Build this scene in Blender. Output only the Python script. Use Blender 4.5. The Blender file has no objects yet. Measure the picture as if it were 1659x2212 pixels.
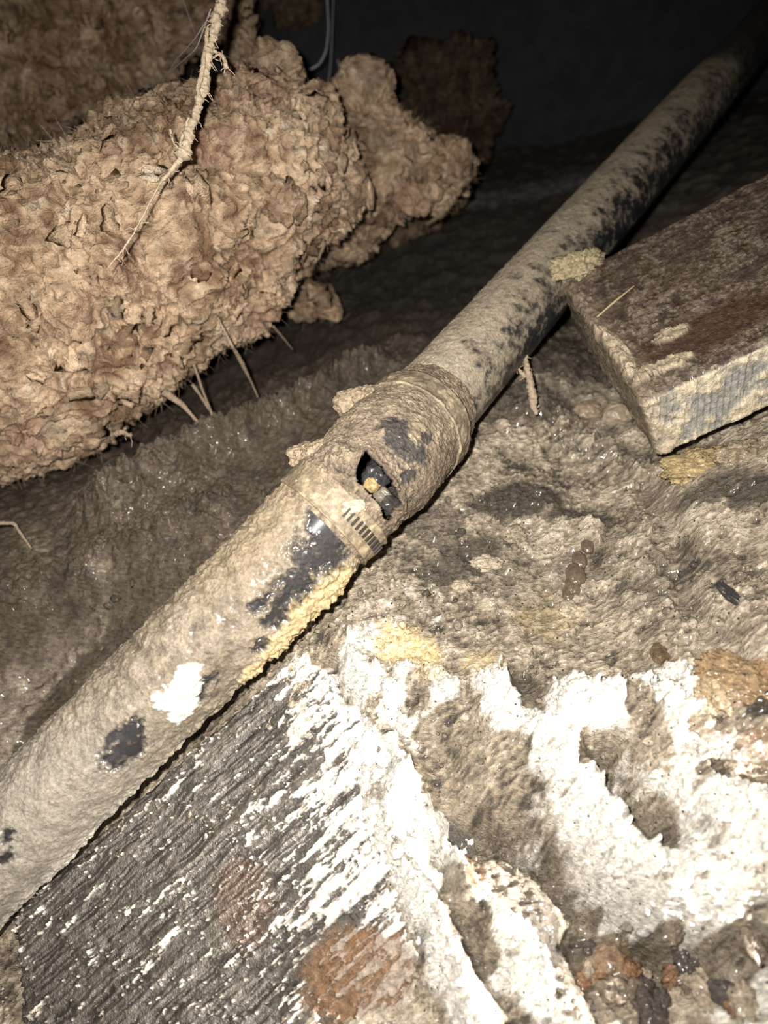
import bpy, math, random
import numpy as np
from mathutils import Vector, Matrix

# ------------------------------------------------------------------ camera, world, light, exposure
SC = bpy.context.scene
COL = SC.collection
CAM_H = 0.45
PITCH = math.radians(45)
FPX = 26 / 36 * 2212
cam_d = bpy.data.cameras.new('camera')
cam_d.sensor_fit = 'VERTICAL'; cam_d.sensor_height = 36; cam_d.sensor_width = 27; cam_d.lens = 26
cam_d.clip_start = 0.01; cam_d.clip_end = 20
cam_d.dof.use_dof = True; cam_d.dof.focus_distance = 0.46; cam_d.dof.aperture_fstop = 5.5
cam = bpy.data.objects.new('camera', cam_d); COL.objects.link(cam)
cam.location = (0, 0, CAM_H); cam.rotation_euler = (math.pi / 2 - PITCH, 0, 0)
SC.camera = cam

world = bpy.data.worlds.new('world'); SC.world = world; world.use_nodes = True
world.node_tree.nodes['Background'].inputs[0].default_value = (0.9, 0.8, 0.7, 1)
world.node_tree.nodes['Background'].inputs[1].default_value = 0.004

FWD = np.array([0, math.cos(PITCH), -math.sin(PITCH)])
UP = np.array([0, math.sin(PITCH), math.cos(PITCH)])
RT = np.array([1.0, 0, 0])
C0 = np.array([0, 0, CAM_H])

fl = bpy.data.lights.new('flash_light', 'SPOT')          # the phone's own flash, just beside the lens
fl.energy = 24.0; fl.shadow_soft_size = 0.005; fl.color = (1.0, 0.95, 0.89)
fl.spot_size = math.radians(125); fl.spot_blend = 1.0
flo = bpy.data.objects.new('flash_light', fl); COL.objects.link(flo)
LPOS = C0 - RT * 0.022 + UP * 0.020
flo.location = LPOS
_aim = C0 + FWD * 0.45 - RT * 0.02
flo.rotation_euler = (Vector(_aim) - Vector(LPOS)).to_track_quat('-Z', 'Y').to_euler()

wl_ = bpy.data.lights.new('work_light', 'SPOT')          # strong low light from the access hatch on the right
wl_.energy = 150.0; wl_.shadow_soft_size = 0.006; wl_.color = (1.0, 0.98, 0.95)
wl_.spot_size = math.radians(27.5); wl_.spot_blend = 0.5
wlo = bpy.data.objects.new('work_light', wl_); COL.objects.link(wlo)
wlo.location = (0.62, -0.10, 0.36)
wlo.rotation_euler = (Vector((0.158, 0.108, 0.02)) - Vector((0.62, -0.10, 0.36))).to_track_quat('-Z', 'Y').to_euler()

SC.view_settings.view_transform = 'Standard'; SC.view_settings.look = 'None'
SC.view_settings.exposure = 0.0; SC.view_settings.gamma = 1.0
SC.view_settings.use_curve_mapping = False

# ------------------------------------------------------------------ maths helpers
def P(px, py, Z):
    """a real point at depth Z (metres) in front of the camera"""
    u = (px - 829.5) / FPX; v = (py - 1106) / FPX
    return C0 + Z * (FWD + u * RT - v * UP)

def to_px(V):
    d = V - C0
    z = d @ FWD
    return 829.5 + FPX * (d @ RT) / z, 1106 - FPX * (d @ UP) / z, z

_rs = np.random.RandomState(7)
_perm = np.concatenate([_rs.permutation(256)] * 3).astype(np.int32)
_g3 = _rs.normal(size=(256, 3)).astype(np.float32); _g3 /= np.linalg.norm(_g3, axis=1)[:, None]

def perlin(p):
    p = np.asarray(p, np.float32)
    f = np.floor(p); i = f.astype(np.int32) & 255; d = p - f
    w = d * d * d * (d * (d * 6 - 15) + 10)
    x0, y0, z0 = i[..., 0], i[..., 1], i[..., 2]
    out = None
    acc = 0
    for cx in (0, 1):
        hx = _perm[x0 + cx]; wx = w[..., 0] if cx else 1 - w[..., 0]
        for cy in (0, 1):
            hy = _perm[hx + y0 + cy]; wxy = wx * (w[..., 1] if cy else 1 - w[..., 1])
            for cz in (0, 1):
                g = _g3[_perm[hy + z0 + cz] & 255]
                dot = g[..., 0] * (d[..., 0] - cx) + g[..., 1] * (d[..., 1] - cy) + g[..., 2] * (d[..., 2] - cz)
                acc = acc + dot * wxy * (w[..., 2] if cz else 1 - w[..., 2])
    return acc * 1.4

def fbm(p, s, o=4, g=0.5, off=0.0):
    p = np.asarray(p, np.float32) * s + off
    a = 1.0; t = 0; n = 0
    for k in range(o):
        t = t + a * perlin(p); n += a; a *= g; p = p * 2.03 + 11.7
    return t / n * 1.3

def ridged(p, s, o=4, g=0.5, off=0.0):
    p = np.asarray(p, np.float32) * s + off
    a = 1.0; t = 0; n = 0
    for k in range(o):
        t = t + a * (1 - np.abs(perlin(p)) * 1.7); n += a; a *= g; p = p * 2.03 + 5.3
    return t / n

def sstep(a, b, x):
    t = np.clip((x - a) / (b - a), 0, 1)
    return t * t * (3 - 2 * t)

def mix(a, b, t):
    a = np.asarray(a, np.float32); b = np.asarray(b, np.float32)
    return a + (b - a) * np.asarray(t, np.float32)[..., None]

def xy3(x, y, z=0.0):
    return np.stack([x, y, np.zeros_like(x) + z], -1)

# ------------------------------------------------------------------ materials
def surface(name, rough=(0.3, 0.7), bump=0.4, bscale=(900, 260), bdist=0.0012, var=0.35, spec=0.5, coat=0.0,
            stretch=None, speck=None, coat_r=0.12):
    m = bpy.data.materials.new(name); m.use_nodes = True
    nt = m.node_tree; N = nt.nodes; L = nt.links
    b = N['Principled BSDF']
    at = N.new('ShaderNodeAttribute'); at.attribute_name = 'col'
    wt = N.new('ShaderNodeAttribute'); wt.attribute_name = 'wet'
    tc = N.new('ShaderNodeTexCoord')
    vec = tc.outputs['Object']
    if stretch:
        mp = N.new('ShaderNodeMapping'); mp.inputs['Scale'].default_value = stretch[0]; mp.inputs['Rotation'].default_value = (0, 0, stretch[1])
        L.new(vec, mp.inputs['Vector']); vec = mp.outputs['Vector']
    n1 = N.new('ShaderNodeTexNoise'); n1.inputs['Scale'].default_value = bscale[0]; n1.inputs['Detail'].default_value = 3
    n2 = N.new('ShaderNodeTexNoise'); n2.inputs['Scale'].default_value = bscale[1]; n2.inputs['Detail'].default_value = 5
    n2.inputs['Roughness'].default_value = 0.65
    for n in (n1, n2): L.new(vec, n.inputs['Vector'])
    # grain of the colour
    mr = N.new('ShaderNodeMapRange'); mr.inputs['From Min'].default_value = 0.3; mr.inputs['From Max'].default_value = 0.7
    mr.inputs['To Min'].default_value = 1 - var; mr.inputs['To Max'].default_value = 1 + var * 0.8
    L.new(n2.outputs['Fac'], mr.inputs['Value'])
    mul = N.new('ShaderNodeVectorMath'); mul.operation = 'SCALE'
    L.new(at.outputs['Color'], mul.inputs[0]); L.new(mr.outputs['Result'], mul.inputs['Scale'])
    src = mul.outputs['Vector']
    if speck:
        vo = N.new('ShaderNodeTexVoronoi'); vo.inputs['Scale'].default_value = speck[0]
        L.new(tc.outputs['Object'], vo.inputs['Vector'])
        r2 = N.new('ShaderNodeMapRange'); r2.inputs['From Min'].default_value = speck[1] * 0.6; r2.inputs['From Max'].default_value = speck[1]
        r2.inputs['To Min'].default_value = 1; r2.inputs['To Max'].default_value = 0
        L.new(vo.outputs['Distance'], r2.inputs['Value'])
        mx = N.new('ShaderNodeMix'); mx.data_type = 'RGBA'
        L.new(r2.outputs['Result'], mx.inputs[0]); L.new(src, mx.inputs[6]); mx.inputs[7].default_value = speck[2]
        src = mx.outputs[2]
    L.new(src, b.inputs['Base Color'])
    # wet -> smoother
    rr = N.new('ShaderNodeMapRange'); rr.inputs['To Min'].default_value = rough[1]; rr.inputs['To Max'].default_value = rough[0]
    ad = N.new('ShaderNodeMath'); ad.operation = 'ADD'
    sc = N.new('ShaderNodeMath'); sc.operation = 'MULTIPLY_ADD'; sc.inputs[1].default_value = 0.8; sc.inputs[2].default_value = -0.4
    L.new(n1.outputs['Fac'], sc.inputs[0]); L.new(wt.outputs['Fac'], ad.inputs[0]); L.new(sc.outputs[0], ad.inputs[1])
    L.new(ad.outputs[0], rr.inputs['Value']); L.new(rr.outputs['Result'], b.inputs['Roughness'])
    b.inputs['Specular IOR Level'].default_value = spec
    if coat:
        cm = N.new('ShaderNodeMath'); cm.operation = 'MULTIPLY'; cm.inputs[1].default_value = coat
        L.new(wt.outputs['Fac'], cm.inputs[0]); L.new(cm.outputs[0], b.inputs['Coat Weight'])
        b.inputs['Coat Roughness'].default_value = coat_r
    sm = N.new('ShaderNodeMath'); sm.operation = 'ADD'
    h2 = N.new('ShaderNodeMath'); h2.operation = 'MULTIPLY'; h2.inputs[1].default_value = 0.45
    L.new(n1.outputs['Fac'], h2.inputs[0]); L.new(h2.outputs[0], sm.inputs[0]); L.new(n2.outputs['Fac'], sm.inputs[1])
    bp = N.new('ShaderNodeBump'); bp.inputs['Strength'].default_value = bump; bp.inputs['Distance'].default_value = bdist
    L.new(sm.outputs[0], bp.inputs['Height']); L.new(bp.outputs['Normal'], b.inputs['Normal'])
    return m

M_MUD = surface('wet_mud', (0.10, 0.75), 1.0, (1100, 330), 0.0022, 0.60, 0.5, 0.6, ((0.55, 1.5, 1.0), -0.3), (150, 0.13, (0.03, 0.025, 0.02, 1)))
M_PIPE = surface('muddy_plastic', (0.10, 0.62), 0.75, (1700, 560), 0.0012, 0.42, 0.5, 0.8, coat_r=0.2)
M_RUBBER = surface('muddy_rubber', (0.22, 0.75), 1.0, (1200, 330), 0.0018, 0.5, 0.4, 0.3)
M_WOOD = surface('muddy_wood', (0.15, 0.7), 0.9, (1000, 300), 0.0016, 0.5, 0.5, 0.4)
M_FIBRE = surface('glass_wool', (0.8, 0.95), 0.9, (600, 150), 0.004, 0.4, 0.1, stretch=((1, 1, 1.6), 0))
M_STONE = surface('wet_stone', (0.15, 0.6), 0.4, (900, 300), 0.001, 0.3, 0.5, 0.4)
M_METAL = surface('rusty_metal', (0.25, 0.7), 0.5, (1500, 500), 0.0008, 0.4, 0.6)
M_ROOT = surface('dusty_root', (0.7, 0.9), 0.6, (1500, 500), 0.001, 0.3, 0.2)
M_WALL = surface('concrete', (0.7, 0.9), 0.3, (300, 40), 0.002, 0.3, 0.2)

def plain(name, color, rough=0.5, alpha=None, trans=0.0):
    m = bpy.data.materials.new(name); m.use_nodes = True
    nt = m.node_tree; b = nt.nodes['Principled BSDF']
    n = nt.nodes.new('ShaderNodeTexNoise'); n.inputs['Scale'].default_value = 400
    tc = nt.nodes.new('ShaderNodeTexCoord'); nt.links.new(tc.outputs['Object'], n.inputs['Vector'])
    r = nt.nodes.new('ShaderNodeValToRGB')
    r.color_ramp.elements[0].position = 0.3; r.color_ramp.elements[1].position = 0.7
    r.color_ramp.elements[0].color = (*[c * 0.7 for c in color], 1); r.color_ramp.elements[1].color = (*[min(1, c * 1.2) for c in color], 1)
    nt.links.new(n.outputs['Fac'], r.inputs['Fac']); nt.links.new(r.outputs['Color'], b.inputs['Base Color'])
    b.inputs['Roughness'].default_value = rough
    b.inputs['Transmission Weight'].default_value = trans
    if alpha is not None: b.inputs['Alpha'].default_value = alpha
    return m
M_NYLON = plain('clear_nylon', (0.55, 0.55, 0.58), 0.25, None, 0.4)
M_WEB = plain('spider_silk', (0.5, 0.45, 0.4), 0.6, 0.55)

# colours (albedo)
PALE = (0.55, 0.465, 0.35); MID = (0.27, 0.22, 0.155); DARK = (0.062, 0.050, 0.037); WHITE = (0.80, 0.76, 0.68)
BLACK = (0.012, 0.013, 0.016); RUST = (0.36, 0.16, 0.05); YEL = (0.70, 0.53, 0.27); GREY = (0.24, 0.24, 0.23)
BROWN = (0.10, 0.055, 0.028)

# ------------------------------------------------------------------ mesh builders
def link(name, me, mat, parent=None):
    o = bpy.data.objects.new(name, me)
    if mat: me.materials.append(mat)
    COL.objects.link(o)
    if parent is not None: o.parent = parent
    return o

def raw_mesh(name, V, quads, col=None, wet=None, tris=None, smooth=True):
    V = np.asarray(V, np.float32).reshape(-1, 3)
    me = bpy.data.meshes.new(name)
    nq = len(quads) if quads is not None else 0; ntr = len(tris) if tris is not None else 0
    me.vertices.add(len(V)); me.vertices.foreach_set('co', V.ravel())
    lv = []
    if nq: lv.append(np.asarray(quads, np.int32).ravel())
    if ntr: lv.append(np.asarray(tris, np.int32).ravel())
    lv = np.concatenate(lv)
    me.loops.add(len(lv)); me.loops.foreach_set('vertex_index', lv)
    st = np.concatenate([np.arange(nq) * 4, nq * 4 + np.arange(ntr) * 3]).astype(np.int32)
    me.polygons.add(nq + ntr); me.polygons.foreach_set('loop_start', st)
    me.polygons.foreach_set('use_smooth', np.full(nq + ntr, smooth, bool))
    me.update(calc_edges=True)
    n = len(V)
    if col is None: col = np.tile(np.array(MID, np.float32), (n, 1))
    col = np.asarray(col, np.float32)
    if col.ndim == 1: col = np.tile(col, (n, 1))
    col = col.reshape(-1, 3)
    a = me.attributes.new('col', 'FLOAT_COLOR', 'POINT')
    a.data.foreach_set('color', np.concatenate([np.clip(col, 0, 0.95), np.ones((n, 1), np.float32)], 1).ravel())
    if wet is None: wet = np.zeros(n)
    wet = np.broadcast_to(np.asarray(wet, np.float32).ravel() if np.ndim(wet) else np.float32(wet), (n,))
    a = me.attributes.new('wet', 'FLOAT', 'POINT'); a.data.foreach_set('value', np.ascontiguousarray(wet, np.float32))
    return me

def grid_quads(nu, nv, wrap=False):
    i = np.arange(nu - 1)[:, None]; j = np.arange(nv if wrap else nv - 1)[None, :]
    j2 = (j + 1) % nv
    return np.stack([i * nv + j, (i + 1) * nv + j, (i + 1) * nv + j2, i * nv + j2], -1).reshape(-1, 4)

def grid_normals(V, wrap=False):
    du = np.gradient(V, axis=0)
    if wrap:
        dv = (np.roll(V, -1, 1) - np.roll(V, 1, 1)) * 0.5
    else:
        dv = np.gradient(V, axis=1)
    n = np.cross(du, dv)
    return n / (np.linalg.norm(n, axis=-1, keepdims=True) + 1e-12)

def blur_cols(a, k=1):
    for _ in range(k):
        a = (a + np.roll(a, 1, 0) + np.roll(a, -1, 0)) / 3
    return a

def tag(o, label, cat, group=None, kind=None):
    if label: o['label'] = label
    if cat: o['category'] = cat
    if group: o['group'] = group
    if kind: o['kind'] = kind
    return o

def empty(name, loc):
    o = bpy.data.objects.new(name, None); COL.objects.link(o); o.location = loc; o.empty_display_size = 0.02
    return o

def rebase(o, root):
    """meshes are made in world coordinates: keep them there under a placed root"""
    o.parent = root
    o.matrix_parent_inverse = Matrix.Translation(root.location).inverted()
    return o

def smooth_line(pts, n):
    pts = np.asarray(pts, float)
    t = np.concatenate([[0], np.cumsum(np.linalg.norm(np.diff(pts, axis=0), axis=1))]); t /= t[-1]
    q = np.linspace(0, 1, n)
    out = np.stack([np.interp(q, t, pts[:, k]) for k in range(pts.shape[1])], 1)
    for _ in range(max(1, n // (4 * len(pts)))):
        out[1:-1] = (out[:-2] + 2 * out[1:-1] + out[2:]) / 4
    return out

def frames(line):
    T = np.gradient(line, axis=0); T /= np.linalg.norm(T, axis=1)[:, None] + 1e-12
    ref = np.array([0.3, 0.5, 0.8]);
    A = np.cross(T, ref); A /= np.linalg.norm(A, axis=1)[:, None] + 1e-9
    B = np.cross(T, A)
    return T, A, B

def tube_arrays(line, rad, nv=8, rough=0.0, freq=600, seed=0.0):
    line = np.asarray(line); n = len(line)
    rad = np.broadcast_to(np.asarray(rad, float), (n,)) if np.ndim(rad) == 0 else np.interp(np.linspace(0, 1, n), np.linspace(0, 1, len(rad)), rad)
    T, A, B = frames(line)
    ph = np.linspace(0, 2 * np.pi, nv, endpoint=False)
    D = A[:, None] * np.cos(ph)[None, :, None] + B[:, None] * np.sin(ph)[None, :, None]
    R = rad[:, None] * np.ones(nv)[None]
    V = line[:, None] + D * R[..., None]
    if rough:
        R = R * np.clip(1 + rough * fbm(V, freq, 3, 0.6, seed), 0.15, 3)
        V = line[:, None] + D * R[..., None]
    c0 = line[0]; c1 = line[-1]
    q = grid_quads(n, nv, True)
    VV = np.concatenate([V.reshape(-1, 3), [c0, c1]]); b = n * nv
    j = np.arange(nv); j2 = (j + 1) % nv
    tr = np.concatenate([np.stack([np.full(nv, b), j, j2], 1), np.stack([np.full(nv, b + 1), (n - 1) * nv + j2, (n - 1) * nv + j], 1)])
    return VV, q, tr

class Bag:
    def __init__(s): s.V = []; s.Q = []; s.T = []; s.C = []; s.n = 0
    def add(s, V, q=None, t=None, c=None):
        V = np.asarray(V, np.float32).reshape(-1, 3)
        if q is not None and len(q): s.Q.append(np.asarray(q) + s.n)
        if t is not None and len(t): s.T.append(np.asarray(t) + s.n)
        s.V.append(V); s.C.append(np.broadcast_to(np.asarray(c if c is not None else MID, np.float32), (len(V), 3))); s.n += len(V)
    def mesh(s, name, wet=0.0, smooth=True):
        return raw_mesh(name, np.concatenate(s.V), np.concatenate(s.Q) if s.Q else None, np.concatenate(s.C), wet, np.concatenate(s.T) if s.T else None, smooth)

def in_poly(x, y, poly):
    r = np.zeros(np.shape(x), bool); n = len(poly)
    for i in range(n):
        x0, y0 = poly[i]; x1, y1 = poly[(i + 1) % n]
        if y0 == y1: continue
        c = ((y0 > y) != (y1 > y)) & (x < (x1 - x0) * (y - y0) / (y1 - y0) + x0)
        r ^= c
    return r

def seg_dist(x, y, pts):
    """distance to a polyline in plan, and position along it 0..1"""
    best = np.full(np.shape(x), 1e9); par = np.zeros(np.shape(x)); n = len(pts) - 1
    side = np.zeros(np.shape(x))
    for i in range(n):
        a = np.array(pts[i]); b = np.array(pts[i + 1]); d = b - a; L2 = d @ d + 1e-12
        t = np.clip(((x - a[0]) * d[0] + (y - a[1]) * d[1]) / L2, 0, 1)
        ex = x - a[0] - t * d[0]; ey = y - a[1] - t * d[1]
        q = np.hypot(ex, ey); m = q < best
        best = np.where(m, q, best); par = np.where(m, (i + t) / n, par)
        side = np.where(m, np.sign(d[0] * ey - d[1] * ex), side)
    return best, par, side

# ------------------------------------------------------------------ the ground: heights through measured points
GC = [(760,1300,.478),(640,1480,.468),(450,1680,.462),(250,1870,.458),(60,2080,.452),
      (960,1060,.53),(1080,900,.58),(1180,780,.635),(1000,1300,.475),(1200,1150,.52),(1350,1100,.52),(1250,1300,.475),
      (1300,900,.60),(1390,1030,.545),(1450,1080,.485),(1600,1020,.458),(1659,1000,.455),(1550,1250,.437),(1659,1350,.39),(1430,1300,.455),
      (1100,1500,.435),(1300,1550,.415),(1500,1550,.395),(1659,1600,.36),(900,1600,.437),(750,1650,.445),
      (1100,1800,.39),(1400,1850,.37),(1600,1900,.345),(1200,2100,.368),(1500,2150,.348),(900,2000,.398),(600,2000,.425),(300,2100,.435),
      (1000,2212,.365),(1659,2212,.32),(500,2212,.405),(0,2212,.43),(800,2600,.33),(1900,2400,.29),(2000,1500,.385),(2000,1000,.42),(-200,2500,.40),
      (1500,420,.9),(1659,400,.85),(1400,560,.85),(1659,250,1.1),(1350,700,.74),(1659,640,.66),(1900,600,.62),
      (300,1600,.54),(100,1560,.56),(0,1750,.53),(-200,1700,.52),(400,1200,.57),(550,1050,.60),(150,1250,.58),(0,1300,.57),(-250,1300,.57),
      (650,900,.66),(475,955,.63),(230,1090,.60),(300,960,.76),(550,820,.80),(750,700,.84),(0,1050,.72),(-300,1000,.75),
      (900,620,.90),(1000,480,1.02),(1100,430,1.1),(1200,400,1.12),(400,500,1.15),(0,400,1.2),(700,200,1.45),(1200,300,1.3),(-600,600,1.1),(-800,1500,.6),(2200,300,.9)]
_gp = np.array([P(*g) for g in GC])

def tps_fit(xy, z, lam=2e-4):
    n = len(xy); r = np.linalg.norm(xy[:, None] - xy[None], axis=-1)
    K = np.where(r > 0, r * r * np.log(r + 1e-12), 0) + lam * np.eye(n)
    Pm = np.concatenate([np.ones((n, 1)), xy], 1)
    A = np.block([[K, Pm], [Pm.T, np.zeros((3, 3))]])
    return np.linalg.solve(A, np.concatenate([z, np.zeros(3)]))
_tw = tps_fit(_gp[:, :2], _gp[:, 2])
def base_h(x, y):
    x = np.asarray(x, float); y = np.asarray(y, float)
    s = _tw[-3] + _tw[-2] * x + _tw[-1] * y
    for i in range(len(_gp)):
        r2 = (x - _gp[i, 0]) ** 2 + (y - _gp[i, 1]) ** 2
        s = s + _tw[i] * 0.5 * r2 * np.log(r2 + 1e-12)
    return s

def G(px, py):
    """plan position where the sight line meets the ground"""
    Z = np.linspace(0.2, 2.0, 1800)
    u = (px - 829.5) / FPX; v = (py - 1106) / FPX
    p = C0 + Z[:, None] * (FWD + u * RT - v * UP)
    below = p[:, 2] < base_h(p[:, 0], p[:, 1])
    k = int(np.argmax(below)) if below.any() else len(Z) - 1
    return p[k, :2]
def GL(pts): return [G(*p) for p in pts]

def axis_coords(segs):
    out = [segs[0][0]]
    for a, b, d in segs:
        n = max(1, int(round((b - a) / d))); out += list(np.linspace(a, b, n + 1)[1:])
    return np.array(out)
gx = axis_coords([(-1.1, -0.36, 0.008), (-0.36, -0.26, 0.002), (-0.26, 0.26, 0.00105), (0.26, 0.36, 0.002), (0.36, 1.1, 0.008)])
gy = axis_coords([(-0.30, 0.03, 0.008), (0.03, 0.46, 0.00105), (0.46, 0.66, 0.002), (0.66, 1.42, 0.006)])
X, Y = np.meshgrid(gx, gy, indexing='ij')
# smooth base on a coarse lattice, then interpolated
cx = np.linspace(gx[0], gx[-1], 240); cy = np.linspace(gy[0], gy[-1], 200)
Hc = base_h(*np.meshgrid(cx, cy, indexing='ij'))
fx = np.clip(np.interp(X, cx, np.arange(240)), 0, 238.999); fy = np.clip(np.interp(Y, cy, np.arange(200)), 0, 198.999)
ix = fx.astype(int); iy = fy.astype(int); tx = fx - ix; ty = fy - iy
Hh = (Hc[ix, iy] * (1 - tx) * (1 - ty) + Hc[ix + 1, iy] * tx * (1 - ty) + Hc[ix, iy + 1] * (1 - tx) * ty + Hc[ix + 1, iy + 1] * tx * ty)
P0 = xy3(X, Y).astype(np.float32)
warp = np.stack([fbm(P0, 25, 2, 0.5, 3.1), fbm(P0, 25, 2, 0.5, 9.4)], -1)
XW = X + warp[..., 0] * 0.006; YW = Y + warp[..., 1] * 0.006

whiteM = np.zeros_like(X); darkM = np.zeros_like(X); rustM = np.zeros_like(X); yelM = np.zeros_like(X); roughM = np.full_like(X, 0.6)
wetM = np.full_like(X, 0.35)
n_big = fbm(P0, 30, 4, 0.55, 1.0); n_med = fbm(P0, 90, 4, 0.6, 2.0); n_fine = fbm(P0, 330, 3, 0.6, 4.0)

def ridge(pts, w, h, white=0.0, dark=0.0, sharp=1.0, rust=0.0):
    global Hh, whiteM, darkM, rustM
    d, t, s = seg_dist(XW, YW, GL(pts))
    e = np.exp(-(d / w) ** 2) * (1 + 0.5 * n_med)
    Hh = Hh + 1.5 * h * e ** sharp
    if white: whiteM = np.maximum(whiteM, white * np.exp(-(d / (w * 1.15)) ** 4))
    if dark: darkM = np.maximum(darkM, dark * np.exp(-(d / w) ** 2))
    if rust: rustM = np.maximum(rustM, rust * np.exp(-(d / w) ** 2))

def patch(px, py, rx, ry, kind, val, ang=0.0):
    """a stain or painted shadow of given size in metres; soft irregular edge"""
    c = G(px, py); a = math.radians(ang)
    dx = XW - c[0]; dy = YW - c[1]
    q = ((dx * math.cos(a) + dy * math.sin(a)) / rx) ** 2 + ((-dx * math.sin(a) + dy * math.cos(a)) / ry) ** 2
    m = val * sstep(1.3, 0.5, q + 0.7 * n_med)
    g = globals(); g[kind] = np.maximum(g[kind], m)

# lumps, ridges and creases of the trampled mud
ridge([(800,1610),(850,1780),(905,1950),(985,2130),(1020,2212)], .012, .016, white=1.0)
ridge([(860,1690),(930,1800),(985,1920)], .0075, .013, white=0.9)
ridge([(870,1560),(960,1640),(1010,1760)], .010, -.010, dark=0.2)
ridge([(905,1850),(1000,2000),(1080,2110)], .010, -.014, dark=0.5)
ridge([(1000,1960),(1110,2080),(1200,2150),(1260,2240)], .014, .014, white=1.0)
ridge([(1080,1500),(1190,1640),(1310,1800),(1400,1940)], .018, .016, white=1.0)
ridge([(930,1760),(1090,1800),(1230,1880),(1370,1985),(1480,2060)], .011, -.020, dark=0.75)  # shadow band along the crease, painted dark
ridge([(1260,2010),(1240,2100),(1270,2190)], .010, -.012, dark=0.7)
ridge([(1310,1640),(1380,1740),(1445,1840)], .010, -.016, dark=0.55)  # shaded wedge between the white crests, painted dark
ridge([(1430,1540),(1500,1680),(1580,1760),(1700,1830)], .020, .016, white=1.0)
ridge([(1440,1880),(1560,1920),(1680,1930)], .016, .010, white=1.0)
ridge([(1500,1640),(1600,1690),(1680,1720)], .012, -.010, dark=0.3, rust=.3)
ridge([(1250,1530),(1300,1540)], .016, .020, white=1.0)
ridge([(1120,1470),(1150,1560)], .010, -.010, dark=0.5)  # shadow on the left of the bump, painted dark
ridge([(720,1440),(700,1500),(790,1600),(840,1690)], .007, -.012, dark=0.6)
ridge([(760,1460),(830,1520),(900,1580)], .011, .008, white=.85)
ridge([(880,1470),(960,1500)], .010, .008, white=.8)
ridge([(1390,1050),(1450,1220),(1560,1430)], .009, -.008, dark=0.25)
ridge([(1440,1110),(1540,1300),(1680,1480)], .022, .006)
ridge([(1150,1080),(1350,1200),(1430,1380)], .02, .007)
ridge([(1150,900),(1280,980),(1370,1040)], .016, .010)
ridge([(1400,2070),(1530,2060),(1640,2090)], .016, -.008, dark=0.5)
ridge([(230,1090),(475,955),(650,890),(790,800)], .02, .018)
ridge([(0,1330),(250,1220),(470,1110)], .02, .012)
ridge([(0,1480),(200,1380),(380,1290)], .02, -.008, dark=.2)
patch(880,1405,.026,.014,'yelM',1.0,-30); patch(1040,1430,.012,.008,'yelM',.5); patch(930,1470,.01,.006,'yelM',.7)
patch(1180,1330,.02,.02,'yelM',.25)
patch(1590,1510,.016,.012,'rustM',.9); patch(1650,1620,.01,.008,'rustM',.8); patch(1350,2080,.02,.012,'rustM',.7); patch(1020,1900,.006,.012,'rustM',.9,20)
patch(1580,2050,.02,.008,'darkM',.6); patch(1640,1540,.008,.01,'darkM',1.0); patch(1180,2020,.012,.02,'darkM',.9)
patch(1120,1090,.040,.016,'darkM',.95,10); patch(1000,1210,.035,.018,'darkM',.8,30); patch(1240,1130,.024,.010,'darkM',.9); patch(1135,1490,.012,.012,'darkM',.5); patch(910,1490,.008,.008,'darkM',.5); patch(1180,1260,.05,.02,'darkM',.35,10); patch(930,1130,.02,.02,'darkM',.6); patch(1400,1250,.012,.04,'darkM',.35,-20)  # the two small ones by the white bumps are painted cast shadows
patch(1130,870,.05,.03,'darkM',.75); patch(1240,760,.06,.06,'darkM',.9); patch(1300,1000,.02,.012,'darkM',.3)  # shade in the gap between pipe and lumber, painted into the ground
patch(1540,1060,.02,.012,'darkM',.8); patch(1640,1060,.016,.012,'darkM',.9)  # shade below the lumber, painted onto the mud
patch(900,1330,.05,.03,'whiteM',.35); patch(820,1400,.03,.02,'whiteM',.6)
patch(1560,1300,.05,.03,'whiteM',.12); patch(1560,1600,.03,.02,'whiteM',.8); patch(1250,1700,.05,.025,'whiteM',.5,45); patch(1500,1880,.05,.02,'whiteM',.55); patch(1640,2150,.02,.02,'whiteM',.6)
patch(1150,1600,.03,.03,'whiteM',.5)
clearM = np.zeros_like(X)
for a_ in [(1230,1990,.022,.014,0),(1290,2110,.024,.028,0),(1420,2060,.035,.012,0),(1560,2060,.03,.012,0),(1000,1990,.012,.026,25),(1120,1930,.012,.016,0),(1400,1780,.010,.020,25),(1600,1690,.025,.006,-10)]:
    patch(a_[0], a_[1], a_[2], a_[3], 'clearM', 1.0, a_[4])
whiteM = whiteM * (1 - 0.95 * clearM); darkM = np.maximum(darkM, clearM * .35)
clearM = np.zeros_like(X)
for a_ in [(1135,1500,.010,.018,10),(1290,1640,.016,.010,20),(1378,1590,.008,.030,15),(1570,1590,.022,.012,-10),(960,1560,.020,.008,20),(900,1500,.008,.010,0),(1060,1660,.020,.012,0),(1200,1440,.04,.006,0),(820,1560,.006,.012,20),(1640,1480,.02,.02,0)]:
    patch(a_[0], a_[1], a_[2], a_[3], 'clearM', 1.0, a_[4])
whiteM = whiteM * (1 - 0.9 * clearM)

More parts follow.
